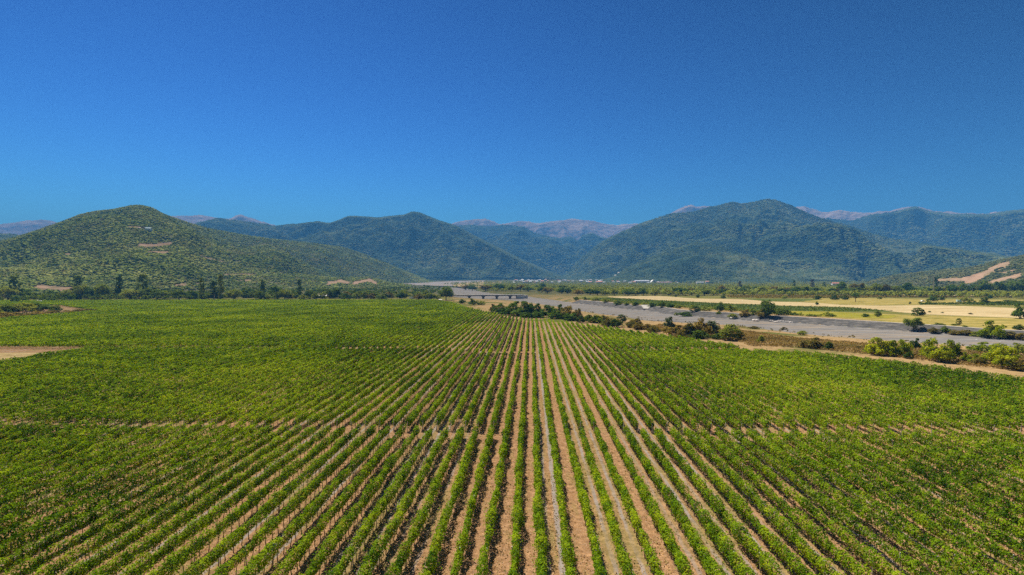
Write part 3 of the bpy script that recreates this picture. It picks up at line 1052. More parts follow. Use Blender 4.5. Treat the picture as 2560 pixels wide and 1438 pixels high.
nearb = [('bush', 1250, 785, 34, 44, 'd'), ('bush', 1285, 789, 46, 52, 'd'), ('bush', 1316, 790, 47, 48, 'd'), ('bush', 1342, 790, 40, 40, 'd'), ('bush', 1372, 792, 38, 42, 'd'), ('bush', 1396, 795, 45, 38, 'd'),
         ('bush', 1300, 791, 24, 60, 'd'), ('bush', 1262, 788, 20, 50, 'd'), ('bush', 1350, 793, 26, 50, 'd'), ('bush', 1390, 797, 26, 50, 'd'), ('bush', 1420, 799, 40, 46, 'b'), ('bush', 1443, 802, 40, 40, 'b'), ('bush', 1430, 802, 24, 50, 'd'),
         ('bush', 1234, 780, 26, 24, 'b'), ('bush', 1156, 759, 13, 26, 'd'), ('bush', 1184, 763, 22, 30, 't'), ('bush', 1205, 763, 14, 22, 't'), ('bush', 1475, 806, 26, 34, 't'), ('bush', 1495, 808, 18, 34, 'l'), ('bush', 1508, 805, 22, 32, 'b'),
         ('bush', 1553, 806, 24, 30, 's'), ('bush', 1541, 818, 26, 40, 't'), ('bush', 1518, 814, 18, 40, 't'), ('bush', 1577, 818, 20, 38, 'b'), ('bush', 1600, 823, 18, 38, 'b'), ('bush', 1637, 829, 20, 44, 'b'), ('bush', 1672, 822, 38, 32, 's'),
         ('bush', 1688, 838, 34, 52, 'b'), ('bush', 1722, 843, 44, 54, 'b'), ('bush', 1752, 842, 52, 60, 'b'), ('bush', 1778, 836, 42, 44, 's'), ('bush', 1740, 846, 26, 60, 'd'), ('bush', 1826, 851, 48, 60, 't'), ('bush', 1848, 849, 28, 34, 'b'),
         ('bush', 1902, 856, 22, 26, 't'), ('bush', 2006, 838, 13, 26, 't'), ('bush', 2028, 870, 32, 60, 'b'), ('bush', 2072, 874, 24, 28, 't'), ('bush', 2195, 888, 50, 52, 'l'), ('bush', 2225, 890, 44, 46, 'l'), ('bush', 2260, 889, 42, 36, 'l'),
         ('bush', 2288, 872, 30, 28, 't'), ('bush', 2272, 897, 18, 24, 't'), ('bush', 2328, 899, 52, 46, 'l'), ('bush', 2358, 906, 44, 52, 'l'), ('bush', 2382, 903, 54, 36, 'l'), ('bush', 2416, 903, 24, 24, 'l'), ('bush', 2455, 880, 26, 54, 'l'),
         ('bush', 2490, 908, 44, 46, 'l'), ('bush', 2516, 922, 52, 60, 'l'), ('bush', 2552, 888, 30, 44, 't'), ('bush', 2500, 888, 28, 40, 't'), ('bush', 2554, 928, 26, 36, 'b'), ('bush', 2450, 912, 20, 36, 'b'), ('bush', 2610, 930, 40, 60, 'l'),
         ('bush', 1960, 824, 7, 18, 'b'), ('bush', 1885, 822, 8, 30, 'b'), ('bush', 2150, 873, 9, 12, 'b')]
for px, py, n_, c_ in ((1470, 808, 5, 't'), (1530, 818, 5, 'b'), (1590, 824, 5, 'b'), (1650, 834, 5, 'b'), (1710, 846, 6, 'b'), (1770, 848, 4, 't'), (1250, 789, 5, 'd'), (1330, 796, 6, 'd'), (1400, 802, 6, 'd')):
    for _ in range(n_):
        nearb.append(('bush', px + float(rt.uniform(-32, 32)), py + float(rt.uniform(-9, 1)), float(rt.uniform(12, 24)), float(rt.uniform(24, 40)), c_))
for px, py, n_ in ((2200, 893, 3), (2340, 906, 3), (2480, 915, 4)):
    for _ in range(n_):
        nearb.append(('bush', px + float(rt.uniform(-40, 40)), py + float(rt.uniform(-20, 0)), float(rt.uniform(14, 26)), float(rt.uniform(20, 36)), str(rt.choice(['l', 'b', 't']))))
batch(nearb, 'between the vines and the river', 'shrubs between the vines and the river', rt)

thk = []
for (px, py, h, wd, c) in [(15, 785, 24, 56, 't'), (58, 783, 24, 56, 't'), (98, 778, 20, 50, 't'), (135, 778, 15, 40, 't'), (10, 797, 15, 60, 'b'), (52, 793, 13, 56, 'b'), (95, 791, 13, 52, 'b'), (130, 788, 11, 46, 'b'), (165, 786, 11, 42, 'b'),
                           (195, 784, 11, 40, 'b'), (225, 782, 10, 36, 'b'), (240, 780, 6, 30, 'b'), (-30, 790, 26, 60, 't'), (-80, 792, 26, 60, 't'), (-45, 803, 16, 70, 'b'), (30, 776, 14, 60, 't'), (75, 773, 10, 60, 't'), (120, 771, 7, 50, 't')]:
    thk.append(('bush', px, py, h, wd, c))
batch(thk, 'in the thicket inside the left vineyard', 'shrubs of the left thicket', rt)

# ------------------------------------------------------------------ masses of far woodland, hedges and grass
ICO_V = []
ph = (1 + 5 ** 0.5) / 2
for a, b in ((1, ph), (-1, ph), (1, -ph), (-1, -ph)):
    ICO_V += [(0, a, b), (a, b, 0), (b, 0, a)]
ICO_V = np.array(ICO_V, float); ICO_V /= np.linalg.norm(ICO_V[0])
ICO_F = []
for i in range(12):
    for j in range(i + 1, 12):
        for k in range(j + 1, 12):
            dd = [np.linalg.norm(ICO_V[a] - ICO_V[b]) for a, b in ((i, j), (j, k), (i, k))]
            if max(dd) < 1.1:
                n_ = np.cross(ICO_V[j] - ICO_V[i], ICO_V[k] - ICO_V[i])
                ICO_F.append((i, j, k) if np.dot(n_, ICO_V[i]) > 0 else (i, k, j))
ICO_F = np.array(ICO_F)
OCT_V = np.array([(1, 0, 0), (-1, 0, 0), (0, 1, 0), (0, -1, 0), (0, 0, 1), (0, 0, -1)], float)
OCT_F = np.array([(0, 2, 4), (2, 1, 4), (1, 3, 4), (3, 0, 4), (2, 0, 5), (1, 2, 5), (3, 1, 5), (0, 3, 5)])


def blobs(P, R, rng, zs=0.8, octa=False, lift=0.55):
    BV, BF = (OCT_V, OCT_F) if octa else (ICO_V, ICO_F)
    n = len(P)
    a = rng.uniform(0, 2 * np.pi, n)
    V = BV[None] * rng.uniform(0.62, 1.35, (n, len(BV), 1))
    ca, sa = np.cos(a)[:, None], np.sin(a)[:, None]
    X = V[..., 0] * ca - V[..., 1] * sa; Y = V[..., 0] * sa + V[..., 1] * ca
    W = np.stack([X, Y, V[..., 2] * zs], 2) * R[:, None, None] + P[:, None]
    W[..., 2] += (R * lift * zs)[:, None]
    Fc = (BF[None] + (np.arange(n) * len(BV))[:, None, None]).reshape(-1, 3)
    return W.reshape(-1, 3), Fc


rw = np.random.default_rng(21)


def wood_area(n, pxr, base_fn, dr, rr, rng):
    px = rng.uniform(pxr[0], pxr[1], n)
    d = np.exp(rng.uniform(math.log(dr[0]), math.log(dr[1]), n))
    dx, dy, _ = ray(px, 705)
    s = np.hypot(dx, dy)
    x, y = dx / s * d, dy / s * d
    ok = base_fn(px, d) & ~inside(x, y, ring) & (np.minimum(dist_poly(x, y, near_e), dist_poly(x, y, far_e)) > 10)
    x, y, d = x[ok], y[ok], d[ok]
    z = H(x, y)
    R = rng.uniform(rr[0], rr[1], len(x))
    return np.stack([x, y, z], 1), R


def leafy(P, R, rng, per=26, ls=0.34, zs=0.85):
    """tree crowns made of leaf-clump faces, at real size"""
    n = len(P)
    q = rng.normal(size=(n, per, 3)); q /= np.linalg.norm(q, axis=2)[..., None]
    q[..., 2] = np.where(q[..., 2] < -0.2, -q[..., 2], q[..., 2])
    # lobes
    lob = rng.normal(size=(n, 1, 3)); lob /= np.linalg.norm(lob, axis=2)[..., None]
    k = 0.82 + 0.25 * (q * lob).sum(2, keepdims=True) * rng.uniform(-1, 1, (n, 1, 1))
    W = q * k * rng.uniform(0.6, 1.05, (n, per, 1)) * R[:, None, None]
    W[..., 2] = W[..., 2] * zs + (R * 0.95)[:, None]
    W += P[:, None]
    nr = q + rng.normal(size=q.shape) * 0.4
    nr = nr.reshape(-1, 3); nr /= np.linalg.norm(nr, axis=1)[:, None]
    s = np.repeat(R, per) * ls * 2 * rng.uniform(0.7, 1.3, n * per)
    return leaf_quads(W.reshape(-1, 3), nr, s, rng)


# right-hand plain behind the front belt
def right_fn(px, d):
    lo = np.interp(px, [1130, 1210, 1300, 1450, 1560, 2600], [1500, 1200, 1250, 1050, 950, 1050])
    return d > lo


P, R = wood_area(15000, (1210, 3000), right_fn, (950, 3600), (2.6, 5.2), rw)
V, Fc = leafy(P, R, rw)
tag(link('woodland', mesh_np('woodland', V, Fc, [TREE])), 'dense green woodland covering the valley floor between the right-hand fields and the village', 'woodland', None, 'stuff')
P, R = wood_area(2600, (-500, 1100), lambda px, d: d > np.interp(px, [0, 900, 1000, 1100], [850, 860, 900, 1000]), (850, 2000), (2.4, 5.0), rw)
V, Fc = leafy(P, R, rw)
tag(link('scrubland', mesh_np('scrubland', V, Fc, [TREE])), 'low green scrub between the left tree belt and the foot of the hill', 'scrub', None, 'stuff')


def low_mass(name, label, cat, poly_px, n, rr, mat, seed, per=14, zs=0.9, z=0.0):
    rng = np.random.default_rng(seed)
    pl = np.array([flat(a, b, z) for a, b in poly_px])
    lo, hi = pl.min(0), pl.max(0)
    x = rng.uniform(lo[0], hi[0], n * 3); y = rng.uniform(lo[1], hi[1], n * 3)
    ok = inside(x, y, pl)
    x, y = x[ok][:n], y[ok][:n]
    P = np.stack([x, y, H(x, y) - 0.1], 1)
    R = rng.uniform(rr[0], rr[1], len(x))
    V, Fc = leafy(P, R, rng, per=per, ls=0.42, zs=zs)
    tag(link(name, mesh_np(name, V, Fc, [mat])), label, cat, None, 'stuff')


low_mass('maize_rows', 'long low brown-green strip of tall crop before the right tree belt', 'crop', [(1817, 740), (1900, 739.5), (2180, 740), (2320, 741.5), (2530, 744), (2530, 745.5), (2320, 745), (2180, 745.5), (2060, 746.5), (1900, 746.8), (1820, 745.5)], 2600, (0.8, 1.5), BRONZE, 41)
low_mass('crop_rows', 'green crop field with scattered pale tips on the far side of the river', 'crop', [(1455, 748), (1525, 745), (1655, 752), (1840, 761), (1900, 762.6), (1970, 766.2), (2120, 769.4), (2190, 775), (2235, 779), (2100, 779.5), (1975, 777.5), (1940, 783), (1830, 776), (1740, 769.5), (1655, 765), (1578, 759), (1527, 754.5), (1470, 750)], 5200, (0.35, 0.8), TREE, 42, per=10)
low_mass('field_hedge', 'dark green overgrown strip along the edge of the stubble field', 'hedge', [(2300, 761.5), (2350, 759.5), (2400, 759.5), (2480, 757.5), (2540, 756), (2700, 758), (2700, 768), (2540, 765), (2470, 765), (2400, 762.5), (2300, 763)], 1500, (0.6, 1.3), TREE, 43)
low_mass('bank_grass', 'dry straw-coloured grass and brush between the vines and the river', 'grass',
         [(1500, 811), (1600, 822), (1650, 812), (1760, 818), (1860, 822), (1993, 842), (2100, 852), (2305, 866), (2425, 876), (2560, 886), (2750, 905), (2750, 950), (2560, 930), (2400, 913), (2250, 895), (2100, 880), (2000, 870), (1875, 866), (1850, 856), (1750, 843), (1600, 823)], 15000, (0.22, 0.60), DRYGRASS, 44, per=9, zs=0.8)
low_mass('path_edge', 'bright green grass verge along the top of the vine rows', 'grass', [(1390, 794), (1440, 800), (1560, 814), (1650, 829), (1640, 833), (1550, 819), (1430, 804), (1330, 795), (1280, 790), (1240, 782), (1160, 764), (1125, 753), (1135, 752), (1170, 764), (1245, 779), (1290, 787)], 1800, (0.3, 0.6), LIME, 45, per=9, zs=0.6)
low_mass('river_scrub', 'scattered grey-green scrub on the tan terrace upstream of the bridge', 'scrub', [(1110, 711), (1190, 708.8), (1275, 709), (1300, 716), (1225, 722), (1160, 720), (1120, 719)], 420, (2.0, 5.0), TREE, 47)
low_mass('gravel_tufts', 'sparse dry tufts growing on the grey river gravel', 'grass', [(1440, 768), (1600, 782), (1800, 798), (2100, 822), (2400, 846), (2560, 858), (2560, 872), (2305, 853), (2100, 838), (1909, 820), (1650, 800), (1463, 776)], 260, (0.3, 0.9), BRONZE, 48, per=12, zs=0.6)
low_mass('bank_brush', 'tangled green and brown brush along the far bank top', 'brush', [(1430, 746), (1530, 753.5), (1660, 764.5), (1740, 769.5), (1800, 773), (1940, 785.5), (2080, 793), (2080, 795), (1940, 788), (1800, 777), (1740, 773.5), (1660, 768), (1530, 756), (1440, 749)], 1500, (0.7, 1.5), TREE, 46)

# dry weeds and prunings between the near rows
rg = np.random.default_rng(66)
n = 90000
y = 42 + 95 * rg.random(n) ** 1.4
x = rg.uniform(-0.95, 0.95, n) * y
fr_ = ((x - X0) / PITCHX) % 1.0
keepw = (fbm(x / 1.4, y / 6.0, 14, 3) > 0.50) & (np.abs(fr_ - 0.5) < 0.36)
x, y = x[keepw], y[keepw]
n = len(x)
C = np.stack([x, y, rg.uniform(0.03, 0.12, n)], 1)
nr = rg.normal(size=(n, 3)) * 0.5 + np.array([0, 0, 0.8]); nr /= np.linalg.norm(nr, axis=1)[:, None]
V, Fc = leaf_quads(C, nr, rg.uniform(0.10, 0.26, n), rg)
WEED = leaf_mat('lane_weeds', (0.13, 0.10, 0.035), (0.30, 0.21, 0.08), (0.50, 0.34, 0.16), big=0.3, small=2.0, transl=0.2, accent=(0.13, 0.17, 0.03))
tag(link('weeds', mesh_np('weeds', V, Fc, [WEED])), 'dry straw-coloured weeds scattered over the bare lanes between the vine rows', 'weeds', None, 'stuff')

# ------------------------------------------------------------------ hills and mountains
HILLF = hill_mat('hill_ground', (0.085, 0.100, 0.030), (0.135, 0.140, 0.045), (0.21, 0.18, 0.085), bare=(0.42, 0.27, 0.17), scale=0.02, bumpd=5)
MTN = hill_mat('mountain_forest', (0.03, 0.055, 0.018), (0.06, 0.085, 0.025), (0.11, 0.13, 0.04), bare=(0.34, 0.25, 0.19), scale=0.012, bumpd=16)
MTNB = hill_mat('bare_mountain', (0.30, 0.20, 0.15), (0.42, 0.29, 0.21), (0.55, 0.39, 0.29), bare=(0.36, 0.27, 0.2), scale=0.004, bumpd=40)


def mountain(name, prof, ridge_d, toe_d, mat, cols, rows, amp, seed, nscale, rough=1.0, back=0.35, shape=1.0, bare_fn=None, teeth=0.0):
    """heightfield: prof gives the skyline in photo pixels, ridge_d/toe_d how far the crest and the foot stand"""
    pr = np.array(prof, float)
    px = np.linspace(pr[0, 0], pr[-1, 0], cols)
    # smooth skyline with small natural roughness
    sy = np.interp(px, pr[:, 0], pr[:, 1])
    ker = np.hanning(7); ker /= ker.sum()
    sy = np.convolve(np.pad(sy, 3, mode='edge'), ker, mode='valid')
    rd = np.interp(px, [p[0] for p in ridge_d], [p[1] for p in ridge_d])
    td = np.interp(px, [p[0] for p in toe_d], [p[1] for p in toe_d])
    dx, dy, dz = ray(px, sy)
    hlen = np.hypot(dx, dy)
    ux, uy = dx / hlen, dy / hlen
    t = np.concatenate([np.linspace(0, 1, rows), 1 + np.linspace(0, back, rows // 4)[1:]])
    T, PX = np.meshgrid(t, px, indexing='ij')
    D = td[None] + (rd - td)[None] * T
    X = ux[None] * D; Y = uy[None] * D
    zr = CAM_H + dz / hlen * rd
    zr = zr + teeth * (fbm(px / 22.0, px * 0, seed + 60, 3) - 0.5) * 2
    # spurs and gullies run down the slope
    lat = np.arctan2(X, Y) * np.mean(rd) + 0.9 * nscale * (fbm(X / nscale / 1.5, Y / nscale / 1.5, seed + 40, 3) - 0.5)
    nz = 0.65 * fbm(lat / nscale, D / (nscale * 3.2), seed, 4, ridged=True) + 0.35 * fbm(X / nscale, Y / nscale, seed + 5, 5, ridged=True) - 0.5
    n2 = fbm(X / nscale * 0.45 + 9, Y / nscale * 0.45, seed + 20, 3) - 0.5
    g = np.where(T <= 1, np.clip(T, 0, 1) ** shape, 1 - (T - 1) / back * 0.9)
    env = np.clip(np.sin(np.clip(T, 0, 1) * np.pi), 0, None) ** 0.8
    zb = np.clip(D - 2700, 0, None) * 0.0098
    hh = np.maximum(zr[None] - zb, 0)
    Z = zb - 3 + (hh + 3) * g + (nz * amp + n2 * amp * 1.1) * env * np.clip(hh / (np.max(hh) * 0.35 + 1), 0, 1)
    # never lift the slopes above the skyline
    lim = CAM_H + (dz / hlen)[None] * D
    Z = np.where(T < 1, np.minimum(Z, lim - 0.006 * D * (1 - T)), Z)
    nr_, nc = X.shape
    V = np.stack([X.ravel(), Y.ravel(), Z.ravel()], 1)
    i = np.arange(nr_ * nc).reshape(nr_, nc)
    Fc = np.stack([i[:-1, :-1].ravel(), i[:-1, 1:].ravel(), i[1:, 1:].ravel(), i[1:, :-1].ravel()], 1)
    me = mesh_np(name, V, Fc, [mat], smooth=True)
    qx, qy = project(V[:, 0], V[:, 1], V[:, 2])
    bare = bare_fn(qx, qy, V) if bare_fn else np.zeros(len(V))
    at = me.attributes.new('bare', 'FLOAT', 'POINT')
    at.data.foreach_set('value', np.clip(bare, 0, 1).astype(np.float32))
    o = structure(link(name, me))
    return dict(o=o, X=X, Y=Y, Z=Z, t=t, px=px, rows=rows, bare=bare.reshape(X.shape))


def cover(m, n, rr, rng, name, label, mat, octa=False, keep=0.92, tmin=0.02, density=None):
    """tree crowns standing on a slope"""
    nr_, nc = m['X'].shape
    r = rng.uniform(tmin, 1.0, n) * (m['rows'] - 1); c = rng.uniform(0, nc - 1.001, n)
    i, j = np.floor(r).astype(int), np.floor(c).astype(int)
    fr, fc = r - i, c - j
    i1, j1 = np.minimum(i + 1, nr_ - 1), j + 1

    def sm(A):
        return (A[i, j] * (1 - fc) + A[i, j1] * fc) * (1 - fr) + (A[i1, j] * (1 - fc) + A[i1, j1] * fc) * fr
    x, y, z, b = sm(m['X']), sm(m['Y']), sm(m['Z']), sm(m['bare'])
    ok = (b < 0.35) & (rng.random(n) < keep)
    if density is not None:
        ok &= rng.random(n) < density(x, y)
    x, y, z = x[ok], y[ok], z[ok]
    P = np.stack([x, y, z], 1)
    R = rng.uniform(rr[0], rr[1], len(x)) * (0.75 + 0.5 * vnoise(x / 60, y / 60, 3))
    V, Fc = blobs(P, R, rng, 0.45 if octa else 0.62, octa, 0.35)
    tag(link(name, mesh_np(name, V, Fc, [mat])), label, 'forest', None, 'stuff')


def px_band(qx, qy, pts, wd):
    return np.clip(1.25 - dist_poly(qx, qy, np.array(pts, float)) / wd, 0, 1)


# far bare ridge
mD = mountain('far_ridge', [(-700, 600), (-300, 575), (-100, 558), (0, 560), (60, 553), (95, 548), (130, 552), (160, 562), (250, 575), (330, 545), (400, 534), (440, 541), (500, 537), (545, 545), (575, 547), (600, 536), (640, 550), (690, 565),
                            (780, 580), (900, 585), (1060, 580), (1120, 563), (1150, 553), (1190, 548), (1212, 545), (1250, 561), (1272, 558), (1300, 552), (1345, 558), (1400, 550), (1422, 548), (1480, 552), (1540, 563), (1600, 559), (1640, 549),
                            (1680, 531), (1710, 518), (1728, 512), (1742, 517), (1760, 513), (1790, 518), (1850, 525), (1950, 520), (2000, 518), (2012, 515), (2035, 523), (2060, 534), (2100, 526), (2130, 530), (2160, 533), (2230, 526), (2290, 515), (2340, 530),
                            (2420, 534), (2500, 530), (2600, 525), (2900, 540), (3300, 590)],
              [(-700, 11800), (3300, 11800)], [(-700, 9500), (3300, 9500)], MTNB, 1300, 90, 620, 3, 700, shape=1.0, teeth=24)
# forested mountains
mF = mountain('right_back_mountain', [(1950, 640), (2030, 570), (2070, 545), (2130, 552), (2160, 540), (2230, 530), (2262, 524), (2288, 517), (2320, 529), (2380, 536), (2440, 537), (2480, 536), (2520, 528), (2560, 525), (2650, 522), (2800, 530), (3200, 580)],
              [(1950, 9300), (3200, 9000)], [(1950, 7200), (3200, 6600)], MTN, 520, 110, 700, 31, 750, shape=1.0, teeth=10)
mC = mountain('middle_mountain', [(950, 700), (1060, 600), (1100, 572), (1140, 565), (1180, 563), (1215, 566), (1260, 562), (1310, 568), (1335, 582), (1370, 592), (1400, 597), (1425, 592), (1445, 604), (1458, 588), (1480, 583), (1500, 592), (1530, 600), (1600, 640), (1700, 700)],
              [(950, 8600), (1700, 8600)], [(950, 6400), (1400, 6000), (1700, 6400)], MTN, 420, 110, 520, 32, 600, shape=0.95, teeth=10)
mB = mountain('left_middle_mountain', [(300, 640), (430, 585), (500, 556), (540, 546), (575, 549), (640, 558), (690, 565), (760, 558), (795, 555), (825, 559), (850, 550), (872, 541), (905, 542), (945, 545), (990, 540), (1010, 538), (1032, 530), (1048, 532), (1072, 542), (1100, 553), (1140, 565),
                                       (1190, 592), (1250, 622), (1310, 652), (1370, 678), (1420, 694), (1450, 699)],
              [(300, 6200), (1100, 6200), (1450, 5600)], [(300, 4600), (1100, 4100), (1450, 4800)], MTN, 700, 150, 560, 33, 560, shape=1.0, teeth=8)
mE = mountain('right_mountain', [(1395, 699), (1420, 680), (1450, 650), (1480, 625), (1510, 603), (1560, 577), (1600, 560), (1640, 546), (1680, 534), (1712, 532), (1745, 527), (1770, 520), (1800, 512), (1830, 504), (1860, 509), (1890, 504), (1915, 498), (1940, 499), (1975, 512),
                                 (2010, 528), (2060, 548), (2130, 568), (2200, 590), (2300, 608), (2400, 622), (2500, 638), (2600, 652), (2800, 690)],
              [(1395, 5600), (1900, 6000), (2800, 5200)], [(1395, 4900), (1550, 4000), (2200, 3500), (2800, 3300)], MTN, 800, 170, 640, 34, 600, shape=1.0, teeth=7)
mL = mountain('left_far_foothill', [(-600, 640), (-200, 600), (0, 585), (60, 590), (130, 588), (200, 600), (400, 680)], [(-600, 4600), (400, 4600)], [(-600, 3300), (400, 3300)], MTN, 160, 50, 100, 39, 400, shape=0.8)
mE2 = mountain('right_front_spur', [(1480, 703), (1530, 695), (1560, 676), (1600, 655), (1650, 635), (1700, 618), (1740, 606), (1780, 612), (1840, 630), (1900, 652), (1960, 680), (2010, 700)],
               [(1480, 3900), (1740, 4000), (2010, 3700)], [(1480, 3300), (2010, 3150)], MTN, 260, 70, 150, 35, 330, shape=0.85)


def bareG(qx, qy, V):
    n = fbm(V[:, 0] / 16, V[:, 1] / 16, 7, 4) * 1.1
    a = px_band(qx, qy, [(2345, 703), (2380, 699), (2420, 700), (2450, 690)], 8.0) + px_band(qx, qy, [(2420, 700), (2450, 690), (2475, 676), (2500, 666), (2520, 660)], 13.0)
    b = px_band(qx, qy, [(2465, 711), (2495, 703), (2520, 695), (2550, 688)], 11.0) + px_band(qx, qy, [(2500, 683), (2540, 676)], 4.0)
    return np.clip((a + b) * 1.7 - n * 1.5, 0, 1)


mG = mountain('right_near_hill', [(2120, 716), (2150, 711), (2180, 701), (2230, 689), (2300, 680), (2350, 676), (2410, 671), (2450, 664), (2480, 655), (2520, 647), (2560, 639), (2650, 615), (2800, 590), (3100, 600)],
              [(2120, 2700), (2560, 2500), (3100, 2500)], [(2120, 2200), (2560, 1500), (3100, 1300)], HILLF, 420, 100, 26, 36, 180, shape=0.75, bare_fn=bareG)


def bareA(qx, qy, V):
    n = fbm(V[:, 0] / 20, V[:, 1] / 20, 7, 4) * 0.8
    b = px_band(qx, qy, [(350, 614), (390, 613), (425, 609)], 7) + px_band(qx, qy, [(370, 631), (420, 632)], 6) + px_band(qx, qy, [(163, 636), (178, 636)], 4)
    b += px_band(qx, qy, [(320, 567), (372, 571)], 4) + px_band(qx, qy, [(560, 686), (640, 686)], 3) * 0.8 + px_band(qx, qy, [(585, 704), (640, 700)], 3.5) * 0.9 + px_band(qx, qy, [(90, 720), (180, 724)], 12) * 0.9 + px_band(qx, qy, [(440, 714), (500, 708)], 6) * 0.8 + px_band(qx, qy, [(500, 640), (560, 655)], 5) * 0.7 + px_band(qx, qy, [(148, 679), (160, 679)], 4)
    return np.clip(b * 1.5 - n * 1.5, 0, 1)


mA = mountain('left_hill', [(-900, 650), (-400, 640), (-150, 622), (0, 605), (60, 588), (110, 571), (150, 557), (200, 538), (240, 529), (280, 524), (310, 519), (333, 514), (352, 514), (380, 520), (405, 534), (440, 547), (480, 560), (520, 571), (570, 580), (620, 590), (700, 600),
                            (780, 608), (850, 617), (910, 635), (960, 655), (1010, 676), (1050, 692), (1090, 706)],
              [(-900, 2400), (345, 2600), (800, 3300), (1090, 3700)], [(-900, 1150), (450, 1180), (700, 1500), (900, 2600), (1090, 3300)], HILLF, 800, 150, 90, 37, 260, shape=0.85, bare_fn=bareA)


def bareS(qx, qy, V):
    n = fbm(V[:, 0] / 9, V[:, 1] / 9, 7, 4) * 1.15
    b = px_band(qx, qy, [(820, 709), (850, 703), (870, 708)], 7) + px_band(qx, qy, [(885, 708), (925, 701), (940, 709)], 7) + px_band(qx, qy, [(655, 684), (665, 688)], 5) + px_band(qx, qy, [(700, 681), (714, 681)], 2)
    return np.clip(b * 1.9 - n * 1.5, 0, 1)


mS = mountain('front_spur', [(430, 715), (500, 701), (560, 691), (620, 680), (660, 674), (690, 677), (725, 682), (770, 688), (830, 694), (880, 694), (925, 693), (945, 699), (985, 708), (1030, 713)],
              [(430, 1700), (1030, 2100)], [(430, 1250), (1030, 1500)], HILLF, 380, 60, 9, 38, 90, shape=0.7, bare_fn=bareS)


def dens(s, lo, seed, sc=70):
    return lambda x, y: np.clip(lo + (fbm(x / sc, y / sc, seed, 3) - 0.35) * s, 0, 1)


rc = np.random.default_rng(77)
cover(mA, 120000, (2.0, 4.4), rc, 'hill_forest', 'mixed green scrub forest covering the rounded hill with the highest left summit', FOREST, density=dens(1.8, 0.82, 61, 60))
cover(mS, 9000, (1.8, 4.0), rc, 'spur_scrub', 'green scrub on the low spur with sandy cliffs below the left hill', FOREST, density=dens(2.4, 0.5, 62, 40))
cover(mG, 20000, (2.2, 5.0), rc, 'scree_hill_scrub', 'dark scrub around the pinkish scree strips on the near right hill', SCRUB, density=dens(2.0, 0.5, 63))
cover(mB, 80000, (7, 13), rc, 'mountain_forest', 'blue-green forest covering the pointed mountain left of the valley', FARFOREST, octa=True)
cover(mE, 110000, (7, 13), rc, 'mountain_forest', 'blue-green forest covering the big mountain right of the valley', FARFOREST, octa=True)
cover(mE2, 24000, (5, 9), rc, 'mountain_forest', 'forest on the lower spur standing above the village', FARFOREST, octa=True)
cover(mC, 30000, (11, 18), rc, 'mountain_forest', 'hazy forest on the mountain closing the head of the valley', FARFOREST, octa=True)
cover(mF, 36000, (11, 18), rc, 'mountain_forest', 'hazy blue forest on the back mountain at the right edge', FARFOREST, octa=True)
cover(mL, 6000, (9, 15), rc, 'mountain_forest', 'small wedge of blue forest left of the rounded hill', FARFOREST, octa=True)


# ------------------------------------------------------------------ built things
def box(x0, x1, y0, y1, z0, z1):
    V = np.array([(x, y, z) for z in (z0, z1) for y in (y0, y1) for x in (x0, x1)], float)
    Fc = np.array([(0, 2, 3, 1), (4, 5, 7, 6), (0, 1, 5, 4), (2, 6, 7, 3), (0, 4, 6, 2), (1, 3, 7, 5)])
    return V, Fc


def gable(x0, x1, y0, y1, z, h, eave=0.4, th=0.18):
    """pitched roof, ridge along x, as a closed slab"""
    ym = (y0 + y1) / 2
    a, b = x0 - eave, x1 + eave
    c, d = y0 - eave, y1 + eave
    V = []
    for x in (a, b):
        V += [(x, c, z), (x, ym, z + h), (x, d, z), (x, c, z + th), (x, ym, z + h + th), (x, d, z + th)]
    Fq = [(3, 9, 10, 4), (4, 10, 11, 5), (0, 1, 7, 6), (1, 2, 8, 7), (0, 6, 9, 3), (2, 5, 11, 8), (0, 3, 4, 1), (1, 4, 5, 2), (6, 7, 10, 9), (7, 8, 11, 10)]
    return np.array(V, float), np.array(Fq)


def house_meshes(L, W, Hh, rh, wall, roof):
    parts = [box(-L / 2, L / 2, -W / 2, W / 2, -1.5, Hh)]
    # gable ends as thin prisms under the roof
    g = np.array([(x, y, z) for x in (-L / 2, L / 2) for (y, z) in ((-W / 2, Hh), (0, Hh + rh), (W / 2, Hh), (0, Hh))], float)
    gf = np.array([(0, 3, 2, 1), (4, 5, 6, 7)])
    V, Fc = join(parts + [(g, gf)])
    wm = mesh_np('wall', V, Fc, [wall])
    V, Fc = gable(-L / 2, L / 2, -W / 2, W / 2, Hh + 0.03, rh)
    rm = mesh_np('roof', V, Fc, [roof])
    # windows and door on both long sides
    pr = []
    nwin = max(2, int(L / 3))
    for sgn in (-1, 1):
        for i in range(nwin):
            cx = -L / 2 + (i + 0.5) * L / nwin
            for zz in ([1.0] if Hh < 4.5 else [1.0, 4.0]):
                ya, yb = sorted((sgn * W / 2, sgn * (W / 2 + 0.05)))
                pr.append(box(cx - 0.5, cx + 0.5, ya, yb, zz, zz + 1.4))
    V, Fc = join(pr)
    dm = mesh_np('windows', V, Fc, [GLASS])
    return wm, rm, dm


HV = {}
for nm, (wall, roof) in {'white tin': (WHITE, TIN), 'white red': (WHITE, TERRA), 'cream tin': (CREAM, TIN), 'cream red': (CREAM, TERRA), 'cream rust': (CREAM, RUSTROOF), 'white rust': (WHITE, RUSTROOF)}.items():
    for sz, (L, W, Hh, rh) in {'small': (11, 8, 3.6, 1.9), 'tall': (13, 10, 6.4, 2.2)}.items():
        HV[(nm, sz)] = house_meshes(L, W, Hh, rh, wall, roof)
DESC = {'white tin': 'white-walled house with grey tin roof', 'white red': 'white-walled house with red tiled roof', 'cream tin': 'cream-walled house with grey tin roof',
        'cream red': 'cream-walled house with red tiled roof', 'cream rust': 'cream-walled house with rusty roof', 'white rust': 'white-walled house with rusty roof'}


